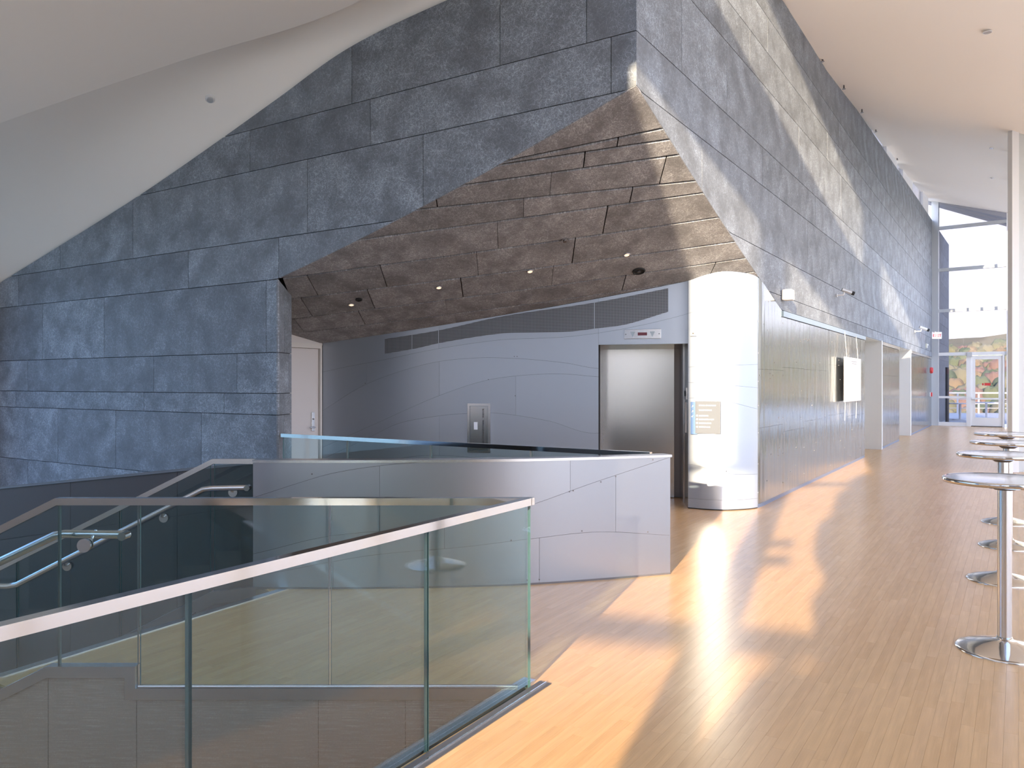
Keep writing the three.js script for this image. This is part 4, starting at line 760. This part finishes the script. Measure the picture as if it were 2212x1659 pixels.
// ------------------------------------------------------------------ clerestory over the panel wall
{
  const w = setting('window_2', 'narrow clerestory of glass panes and white posts above the panel wall', 'window');
  const top = (d) => ceilY(rightX(d), d) + 0.05, bot = (d) => rightTop(rightS(d)) - 0.02, ds = [15.6, 16.2, 18.6, 20.4, 22.4, 23.3, 25.6, 28.2, 30.9];
  const q = (d, k) => [rightX(d) - 0.843 * k, d + 0.5379 * k];
  for (let i = 0; i + 1 < ds.length; i++) {
    const a = ds[i], b = ds[i + 1];
    if (i === 0 || i === 3 || i === 5 || i === 7) { const p = q(a, 0.1), r = q(b - (i === 7 ? 1.0 : 0.2), 0.1); part(w, 'post', slab(p[0], p[1], r[0], r[1], bot(a), top(a), bot(b), top(b), 0.12), frameWhite); } else {
      const p = q(a, 0.1), r = q(b, 0.1); part(w, 'pane', slab(p[0], p[1], r[0], r[1], bot(a), top(a), bot(b), top(b), 0.012), endGlass);
      part(w, 'frame_bar', slab(p[0], p[1], lerp(p[0], r[0], 0.04), lerp(p[1], r[1], 0.04), bot(a), top(a), bot(a), top(a), 0.06), frameWhite);
    }
  }
}
// ------------------------------------------------------------------ glazed end of the hall with the terrace door
const endSurf = (() => { const [x0, d0] = onFloor(2012, 918.6), [x1, d1] = onFloor(2184, 923.5); return planeSurf(x0, d0, x1 - x0, d1 - d0); })();
{
  const e = endSurf, S = (u) => e.hit(u, 800)[0], Y = (u, v) => e.hit(u, v)[1];
  const w = setting('window_1', 'tall glazed end wall of the hall with grey transoms', 'window');
  const bars = (a, b, y0, y1, th, lift, ds = 9) => panelGeo(e, a, b, y0, y1, { gap: 0, th, lift, ds });
  const topOf = (s) => { const p = e(s, 0, 0); return ceilY(p.x, -p.z) + 0.05; };
  part(w, 'corner_post', bars(S(2013), S(2028), 0, topOf, 0.2, 0.1), mullionGrey);
  part(w, 'right_post', bars(S(2175), S(2186), 0, topOf, 0.2, 0.1), frameWhite);
  part(w, 'upper_post', bars(S(2012) - 1.1, S(2012) - 0.98, 7.9, topOf, 0.12, 0.05), frameWhite);
  const ys = [Y(2100, 668.5), Y(2100, 578.5), Y(2100, 486)], hd = Y(2100, 764);
  for (const y of [hd, ...ys]) part(w, 'transom', bars(S(2027), S(2176), y - 0.06, y + 0.06, 0.12, 0.06), y === hd ? frameWhite : mullionGrey);
  const lv = [hd, ...ys];
  for (let i = 0; i < lv.length; i++) part(w, 'pane', bars(S(2027), S(2176), lv[i] + 0.06, i + 1 < lv.length ? lv[i + 1] - 0.06 : topOf, 0.012, 0.0), endGlass);
  part(w, 'side_pane', bars(S(2028), S(2088), 0.12, hd - 0.06, 0.012, 0), endGlass); part(w, 'side_pane', bars(S(2169), S(2176), 0.12, hd - 0.06, 0.012, 0), endGlass);
  part(w, 'left_pane', bars(S(2012) - 3.2, S(2013), 7.8, topOf, 0.012, 0), endGlass);
  part(w, 'sill', bars(S(2027), S(2090), 0, 0.14, 0.1, 0.05), frameWhite); part(w, 'mid_rail', bars(S(2027), S(2088), Y(2050, 858) - 0.04, Y(2050, 858) + 0.04, 0.08, 0.04), frameWhite);
  part(w, 'door_post', bars(S(2088), S(2098), 0, hd, 0.14, 0.07), frameWhite); part(w, 'door_post', bars(S(2166), S(2170), 0, hd, 0.14, 0.07), frameWhite);
  const d = setting('door_1', 'white framed glass terrace door with push bar and red sticker', 'door'), a = S(2098), b = S(2166), st = (b - a) * 0.13;
  part(d, 'door_frame', merge([bars(a, a + st, 0.02, hd - 0.08, 0.06, 0.03), bars(b - st, b, 0.02, hd - 0.08, 0.06, 0.03), bars(a + st, b - st, 0.02, 0.34, 0.06, 0.03), bars(a + st, b - st, hd - 0.22, hd - 0.08, 0.06, 0.03)]), frameWhite);
  part(d, 'pane', bars(a + st, b - st, 0.34, hd - 0.22, 0.012, 0), endGlass);
  part(d, 'push_bar', bars(a + 0.03, b - 0.1, 1.02, 1.08, 0.06, 0.1), frameWhite); part(d, 'closer', bars(a - 0.13, a + 0.04, hd - 0.12, hd + 0.05, 0.08, 0.12), mullionGrey); part(d, 'threshold', bars(a, b, 0, 0.03, 0.1, 0.05), darkMetal);
  part(d, 'sticker', bars(S(2126.5), S(2140), 1.54, 1.64, 0.003, 0.012), red, 'red rectangular sticker'); part(d, 'sticker', bars(S(2121.5), S(2125), 1.55, 1.63, 0.003, 0.012), red, 'small red square sticker');
}
{
  const p = rightSurf(rightS(28.6), 0, 0.35), y = 1.6 + (829.5 - 725.5) / F * 28.6, t = thing('exit_sign', 'white exit sign with red letters where the corridor meets the end window', 'sign', [p.x, y, -p.z]);
  part(t, 'case', rbox(0.36, 0.25, 0.05, 0.01), std({ color: tinted(0.8, 0.78, 0.77), roughness: 0.5 }));
  const tex = canvasTex(256, 176, (c) => { c.fillStyle = '#f0ecec'; c.fillRect(0, 0, 256, 176); c.fillStyle = '#d81f2a'; c.font = 'bold 112px sans-serif'; c.textAlign = 'center'; c.fillText('EXIT', 128, 128); });
  part(t, 'face', new THREE.PlaneGeometry(0.33, 0.22).translate(0, 0, 0.026), std({ map: tex, emissive: 0xffffff, emissiveMap: tex, emissiveIntensity: 0.12, roughness: 0.5, color: tinted(0.6, 0.6, 0.6) }), 'red letters EXIT on white');
  part(t, 'bracket', box(0.03, 0.03, 0.3, -0.1, 0.13, -0.05), frameWhite);
  const L = new THREE.PointLight(tinted(1, 0.5, 0.45), 0.05); L.position.set(p.x, y, p.z + 0.06); L.castShadow = true; scene.add(L); L.name = 'exit_sign_lamp';
  const wy = 1.6 + (829.5 - 747) / F * 28.6, q = rightSurf(rightS(28.6), wy, 0.03), s = thing('emergency_unit', 'small pale box on the wall below the exit sign', 'box', [q.x, q.y, -q.z]); s.rotation.y = 1; part(s, 'case', rbox(0.12, 0.16, 0.06, 0.01), std({ color: tinted(0.66, 0.66, 0.58), roughness: 0.5 })); part(s, 'lamp_head', new THREE.SphereGeometry(0.03, 12, 10).translate(0, 0.03, 0.035), frameWhite);
}
for (const [u, v, k, label] of [[2004.5, 800, 1, 'red fire alarm bell high on the steel wall by the end window'], [2004, 852, 0.8, 'red fire alarm pull station low on the steel wall by the end window']]) {
  const h = metalAt(u, v), p = metalSurf(h[0], h[1], 0.1), t = thing(k === 1 ? 'alarm_bell' : 'alarm_pull', label, 'fire alarm', [p.x, p.y, -p.z]); t.rotation.y = 0.9;
  part(t, 'back_plate', rbox(0.16 * k, 0.2 * k, 0.03, 0.01, 0, 0, -0.012), k === 1 ? red : frameWhite); part(t, 'body', k === 1 ? new THREE.CylinderGeometry(0.1, 0.12, 0.06, 24).rotateX(Math.PI / 2).translate(0, 0, 0.03) : rbox(0.1, 0.15, 0.05, 0.01, 0.02, 0, 0.02), red);
}
// ------------------------------------------------------------------ outer walls beyond the picture: right facade, rear wall with the sunny windows, left windows
{
  const w = setting('window_3', 'floor to ceiling glass facade beside the bar tables', 'window');
  const X = (d) => 0.638 * d + 4.5;
  for (let i = 0; i < 8; i++) {
    const a = lerp(-3, 14.5, i / 8), b = lerp(-3, 14.5, (i + 1) / 8), h0 = ceilY(X(a), a) + 0.1, h1 = ceilY(X(b), b) + 0.1;
    part(w, 'pane', slab(X(a), a, X(b), b, 0, h0, 0, h1, 0.012), clearGlass); part(w, 'mullion', slab(X(a) - 0.02, a, X(a) + 0.02, a + 0.06, 0, h0, 0, h0, 0.12), mullionGrey);
    for (const y of [1.1, 2.75, 4.35]) part(w, 'transom', slab(X(a), a, X(b), b, y - 0.03, y + 0.03, y - 0.03, y + 0.03, 0.07), mullionGrey);
  }
  const w2 = setting('window_4', 'narrow far glass facade between the screen wall and the terrace door', 'window'), X2 = (d) => 0.626 * d + 0.05;
  for (let i = 0; i < 7; i++) {
    const a = lerp(14.62, 29.2, i / 7), b = lerp(14.62, 29.2, (i + 1) / 7), h0 = ceilY(X2(a), a) + 0.1, h1 = ceilY(X2(b), b) + 0.1;
    part(w2, 'pane', slab(X2(a), a, X2(b), b, 0, h0, 0, h1, 0.012), clearGlass); part(w2, 'mullion', slab(X2(a), a, X2(a) + 0.02, a + 0.06, 0, h0, 0, h0, 0.1), frameWhite);
    for (const y of [1.1, 2.75, 4.35]) part(w2, 'transom', slab(X2(a), a, X2(b), b, y - 0.03, y + 0.03, y - 0.03, y + 0.03, 0.06), frameWhite);
  }
  const w3 = setting('wall_end', 'tall pale grey screen wall standing out beyond the bar tables', 'wall');
  const u0 = (2193 - CX) / F * 14.5; part(w3, 'screen', slab(u0, 14.5, 13.75, 14.5, 0, 6.2, 0, 6.2, 0.1), std({ color: tinted(0.56, 0.57, 0.55), roughness: 0.3 })); part(w3, 'edge_post', slab((2182 - CX) / F * 14.45, 14.45, u0, 14.45, 0, 6.25, 0, 6.25, 0.12), frameWhite);
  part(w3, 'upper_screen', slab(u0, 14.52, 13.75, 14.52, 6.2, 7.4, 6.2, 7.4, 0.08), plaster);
}
{
  const w = setting('wall_rear', 'grey rear wall of the hall with tall sunny windows', 'wall');
  const sh = new THREE.Shape([[-9.8, -3], [2.9, -3], [2.9, 10.6], [-9.8, 10.6]].map((p) => new THREE.Vector2(...p)));
  const hole = (x0, x1, y0, y1) => sh.holes.push(new THREE.Path([[x0, y0], [x0, y1], [x1, y1], [x1, y0]].map((p) => new THREE.Vector2(...p))));
  hole(-9.3, -3.6, 0.3, 6.0); hole(-2.97, -0.42, 0.02, 6.5); hole(-2.6, -0.45, 8.3, 9.58); hole(0.08, 1.9, 8.3, 9.3);
  part(w, 'masonry', new THREE.ExtrudeGeometry(sh, { depth: 0.12, bevelEnabled: false }).translate(0, 0, 3.0), std({ color: tinted(0.40, 0.38, 0.37), roughness: 0.8 }));
  part(w, 'column', new THREE.CylinderGeometry(0.14, 0.14, 6.5, 24).translate(-1.95, 3.27, 3.06), frameWhite);
  part(w, 'sun_shade_box', box(0.6, 1.9, 0.16, -2.06, 4.3, 3.06), frameWhite);  // box added on the column to shade part of the steel corner
  part(w, 'transom', slab(-2.97, -3.06, -0.42, -3.06, 1.70, 1.80, 1.55, 1.65, 0.1), mullionGrey);
  part(w, 'transom', slab(-2.97, -3.06, -0.42, -3.06, 3.25, 3.33, 3.25, 3.33, 0.08), mullionGrey);
  for (const y of [2.145, 2.305]) part(w, 'shadow_board', box(0.24, 0.07, 0.05, -1.69, y, 3.06), mullionGrey);  // unseen boards added to cast two small shadows on the floor
  for (const x of [-7.9, -6.45, -5.0]) part(w, 'mullion', box(0.08, 5.7, 0.1, x, 3.15, 3.06), mullionGrey);
  for (const [x0, x1, y0, y1] of [[-9.3, -3.6, 0.3, 6.0], [-2.97, -0.42, 0.02, 6.5], [-2.6, -0.45, 8.3, 9.58], [0.08, 1.9, 8.3, 9.3]]) part(w, 'pane', box(x1 - x0, y1 - y0, 0.01, (x0 + x1) / 2, (y0 + y1) / 2, 3.1), clearGlass);
  const b = thing('shade_shrub', 'added shrub and planter outside the rear window, shaped for the shade they cast', 'shrub', [-1.1, 0, -3.9]);  // unseen shrub added, its outline shaped to shade the floor on the right
  part(b, 'planter', rbox(1.7, 0.55, 0.7, 0.03, -0.1, 0.275, 0), mullionGrey);
  const leaf = std({ color: tinted(0.06, 0.10, 0.04), roughness: 0.8 }), lumps = [];
  for (const [x, y, r] of [[-0.5, 1.1, 0.65], [0.1, 1.15, 0.6], [0.05, 1.9, 0.55], [-0.05, 2.45, 0.5], [0.1, 2.95, 0.45], [0.3, 3.35, 0.4], [0.4, 2.2, 0.42], [0.42, 2.8, 0.42]]) { const g = new THREE.IcosahedronGeometry(r, 4), p = g.attributes.position; for (let i = 0; i < p.count; i++) { const k = 1 + 0.22 * noise.noise(p.getX(i) * 9 + x, p.getY(i) * 9, p.getZ(i) * 9 + y); p.setXYZ(i, p.getX(i) * k, p.getY(i) * k, p.getZ(i) * k); } g.computeVertexNormals(); g.translate(x, y, 0); lumps.push(g); }
  part(b, 'foliage', merge(lumps), leaf);
}
{
  const w = setting('window_5', 'tall unseen windows beside the stairwell, glass tinted blue to cool the light', 'window');
  for (let i = 0; i < 5; i++) { const a = lerp(2, 12.2, i / 5), b = lerp(2, 12.2, (i + 1) / 5); part(w, 'pane', slab(-9.6, a, -9.6, b, -2.2, 5.3, -2.2, 5.3, 0.012), blueGlass); part(w, 'mullion', slab(-9.6, a - 0.04, -9.6, a + 0.04, -3, 5.6, -3, 5.6, 0.12), mullionGrey); }
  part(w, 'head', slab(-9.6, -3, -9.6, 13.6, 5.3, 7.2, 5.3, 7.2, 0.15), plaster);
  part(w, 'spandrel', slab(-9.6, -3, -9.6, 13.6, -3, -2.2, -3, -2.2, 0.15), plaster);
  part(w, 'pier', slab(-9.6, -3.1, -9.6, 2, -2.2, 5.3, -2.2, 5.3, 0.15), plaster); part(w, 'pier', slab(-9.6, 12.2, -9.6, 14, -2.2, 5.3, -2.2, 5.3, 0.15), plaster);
  const nb = setting('wall_sun_block', 'added unseen wall that keeps the sun out of the rear left window', 'wall'); part(nb, 'masonry', slab(-34, -14, -7.62, -14, -8, 8.9, -8, 8.9, 0.5), zincMats[3]);  // unseen block added to shade the rear left window from the sun
  const wing = setting('wall_sun_fin', 'added unseen fin wall that keeps the sun out of the left windows', 'wall'); part(wing, 'masonry', slab(-24, 1.6, -9.7, 1.6, -8, 10.5, -8, 10.5, 0.4), zincMats[3]);  // unseen fin added to shade the left windows from the sun
}

// ------------------------------------------------------------------ bar tables
{
  const make = () => {
    const t = new THREE.Group();
    part(t, 'table_top', lathe([[0, 1.012], [0.318, 1.012], [0.318, 1.03], [0, 1.03]], 64), std({ color: tinted(0.62, 0.64, 0.66), metalness: 0.6, roughness: 0.16 }));
    part(t, 'edge_band', lathe([[0.312, 1.006], [0.328, 1.004], [0.333, 1.018], [0.330, 1.030], [0.322, 1.033], [0.314, 1.031]], 64), chrome);
    part(t, 'hub', lathe([[0, 0.965], [0.055, 0.965], [0.085, 0.985], [0.095, 1.004], [0.095, 1.01], [0, 1.01]], 40), darkMetal);
    part(t, 'pole', new THREE.CylinderGeometry(0.038, 0.038, 0.95, 36).translate(0, 0.505, 0), satin);
    part(t, 'foot', lathe([[0.262, 0], [0.262, 0.006], [0.25, 0.014], [0.2, 0.03], [0.13, 0.047], [0.075, 0.06], [0.045, 0.072], [0.04, 0.085], [0, 0.085]], 64), chrome);
    return t;
  };
  const proto = make();
  [[2170, 1405], [2166, 1253.5], [2178, 1180], [2175, 1129]].forEach(([u, v], i) => {
    const [x, d] = onFloor(u, v), t = proto.clone(); t.name = numbered('bar_table'); t.position.set(x, 0.0005, -d); scene.add(t);
    tag(t, ['round steel bar table first in the row, nearest the glass guard', 'round steel bar table second in the row along the facade', 'round steel bar table third in the row along the facade', 'round steel bar table last in the row, towards the terrace door'][i], 'table', 'row of bar tables');
  });
}
// ------------------------------------------------------------------ outdoors
{
  const t = setting('terrace', 'pale stone terrace outside the end door', 'terrace'); part(t, 'paving', box(30, 0.2, 14, 21, -0.15, -38.2), std({ color: tinted(0.55, 0.53, 0.52), roughness: 0.8 }));
  part(t, 'bounce_paving', hexa([V(3.2, -0.3, -6), V(24, -0.3, -6), V(34, -0.3, 31), V(19.6, -0.3, 31)].map((v) => v), [V(3.2, -0.06, -6), V(24, -0.06, -6), V(34, -0.06, 31), V(19.6, -0.06, 31)]), std({ color: tinted(0.55, 0.49, 0.41), roughness: 0.8 }));  // unseen pale slab added to bounce light up to the ceilings
  const r = thing('terrace_railing', 'white metal railing along the terrace edge', 'railing'); const y = 1.1;
  part(r, 'top_rail', bar([V(17, y, 45), V(33, y, 44)], 0.1, 0.08), frameWhite);
  for (let i = 0; i <= 14; i++) part(r, 'post', box(0.07, 1.1, 0.07, 17 + i * 1.14, 0.5, -45 + i * 0.07), frameWhite);
  for (const q of [0.25, 0.5, 0.75]) part(r, 'mid_rail', bar([V(17, q, 45), V(33, q, 44)], 0.03, 0.03), frameWhite);
  for (const [x, d, label] of [[20.6, 36.5, 'white terrace cafe table nearer the dark wall'], [23.0, 38.5, 'white terrace cafe table straight beyond the door']]) { const c = thing('terrace_table', label, 'table', [x, -0.05, d], 'terrace tables'); part(c, 'top', new THREE.CylinderGeometry(0.5, 0.5, 0.04, 32).translate(0, 0.75, 0), white); part(c, 'leg', new THREE.CylinderGeometry(0.05, 0.05, 0.75, 16).translate(0, 0.375, 0), white); part(c, 'foot', new THREE.CylinderGeometry(0.3, 0.32, 0.03, 24).translate(0, 0.015, 0), white); }
  const pl = thing('lamp_pole', 'thin dark pole against the blue outer wall', 'pole', [0, 0, 0]); const p = rightSurf(rightS(33.5), 0, 0.3); part(pl, 'pole', new THREE.CylinderGeometry(0.07, 0.07, 2.4, 16).translate(p.x, 1.1, p.z), darkMetal); part(pl, 'base', new THREE.CylinderGeometry(0.14, 0.14, 0.06, 16).translate(p.x, -0.03, p.z), darkMetal);
  const ov = setting('roof_overhang', 'slatted underside of the roof overhang outside the end window', 'roof');
  const slatM = [std({ color: tinted(0.62, 0.58, 0.55), roughness: 0.6 }), std({ color: tinted(0.50, 0.52, 0.54), roughness: 0.5 })];
  const at = (u, v, d) => { const [a, b] = dirOf(u, v); return V(a * d, EYE + b * d, d); };
  const inner = [at(1985, 411, 31.2), at(2200, 452, 29.9)], outer = [at(1985, 437, 35), at(2200, 497, 34)];
  for (let i = 0; i < 9; i++) { const k0 = i / 9, k1 = (i + 0.9) / 9, m = (e, k) => inner[e].clone().lerp(outer[e], k), up = new THREE.Vector3(0, 0.08, 0), A = m(0, k0), B = m(1, k0), C = m(1, k1), D = m(0, k1); part(ov, 'slat', hexa([A, B, C, D], [A, B, C, D].map((v) => v.clone().add(up))), slatM[i % 2]); }
}
{
  const g = setting('ground', 'wooded ground falling away around the building', 'ground'); part(g, 'land', new THREE.CircleGeometry(1400, 64).rotateX(-Math.PI / 2).translate(0, -26, 0), std({ color: tinted(0.20, 0.21, 0.15), roughness: 1 }));
  const hill = thing('wooded_ridge', 'long hazy wooded ridge on the horizon', 'hill', [0, 0, 0]);
  const pos = [], col = [], idx = [], n = 220, m = 16;
  const ridge = (az) => 36 + 7 * noise.noise(az * 5, 2.1, 0) + 2.4 * noise.noise(az * 23, 7.1, 0) + 14 * clamp((az - 0.55) * 1.4, -0.15, 0.5);
  for (let i = 0; i <= n; i++) for (let j = 0; j <= m; j++) {
    const az = lerp(-1.2, 2.4, i / n), k = j / m, r = lerp(170, 620, k), y = -26 + (ridge(az) + 26) * Math.pow(k, 0.62) + 4 * noise.noise(az * 14, k * 6, 3) * (k < 1 ? 1 : 0);
    pos.push(Math.sin(az) * r, y, -Math.cos(az) * r); const q = noise.noise(az * 40, k * 18, 1) * 0.5 + 0.5, o = noise.noise(az * 70, k * 30, 9) * 0.5 + 0.5;
    const c = [lerp(0.17, 0.30, q), lerp(0.17, 0.20, q), lerp(0.08, 0.11, o)]; col.push(...c);
  }
  for (let i = 0; i < n; i++) for (let j = 0; j < m; j++) { const a = i * (m + 1) + j; idx.push(a, a + m + 1, a + 1, a + 1, a + m + 1, a + m + 2); }
  const geo = new THREE.BufferGeometry(); geo.setAttribute('position', new THREE.Float32BufferAttribute(pos, 3)); geo.setAttribute('color', new THREE.Float32BufferAttribute(col, 3)); geo.setIndex(idx); geo.computeVertexNormals();
  part(hill, 'slope', geo, std({ vertexColors: true, roughness: 1 }));
  const crown = new THREE.SphereGeometry(1, 12, 9); { const p = crown.attributes.position; for (let i = 0; i < p.count; i++) { const k = 1 + 0.25 * noise.noise(p.getX(i) * 2.3, p.getY(i) * 2.3, p.getZ(i) * 2.3); p.setXYZ(i, p.getX(i) * k, p.getY(i) * k, p.getZ(i) * k); } crown.computeVertexNormals(); }
  const N = 9000, inst = new THREE.InstancedMesh(crown, std({ roughness: 1 }), N), M = new THREE.Matrix4(), q = new THREE.Quaternion(), C = new THREE.Color();
  const pal = [[0.17, 0.19, 0.11], [0.22, 0.21, 0.12], [0.28, 0.21, 0.13], [0.28, 0.18, 0.14], [0.13, 0.16, 0.10], [0.25, 0.23, 0.15]];  // crown colours dulled, distance haze mixed into them
  for (let i = 0; i < N; i++) { const az = lerp(-0.4, 2.1, rnd()), r = lerp(140, 400, Math.pow(rnd(), 0.7)), s = 1.6 + rnd() * 2.2, k = clamp((r - 170) / 450, 0, 1), y = -26 + (ridge(az) + 26) * Math.pow(k, 0.62) + s * 0.75; M.compose(new THREE.Vector3(Math.sin(az) * r, y, -Math.cos(az) * r), q.setFromAxisAngle(new THREE.Vector3(0, 1, 0), rnd() * 6), new THREE.Vector3(s, s * 1.3, s)); inst.setMatrixAt(i, M); inst.setColorAt(i, C.setRGB(...pal[Math.floor(rnd() * pal.length)])); }
  inst.name = 'autumn_woods'; tag(inst, 'autumn trees covering the slope below the ridge', 'trees', null, 'stuff'); inst.castShadow = inst.receiveShadow = true; scene.add(inst);
}
renderer.render(scene, camera);
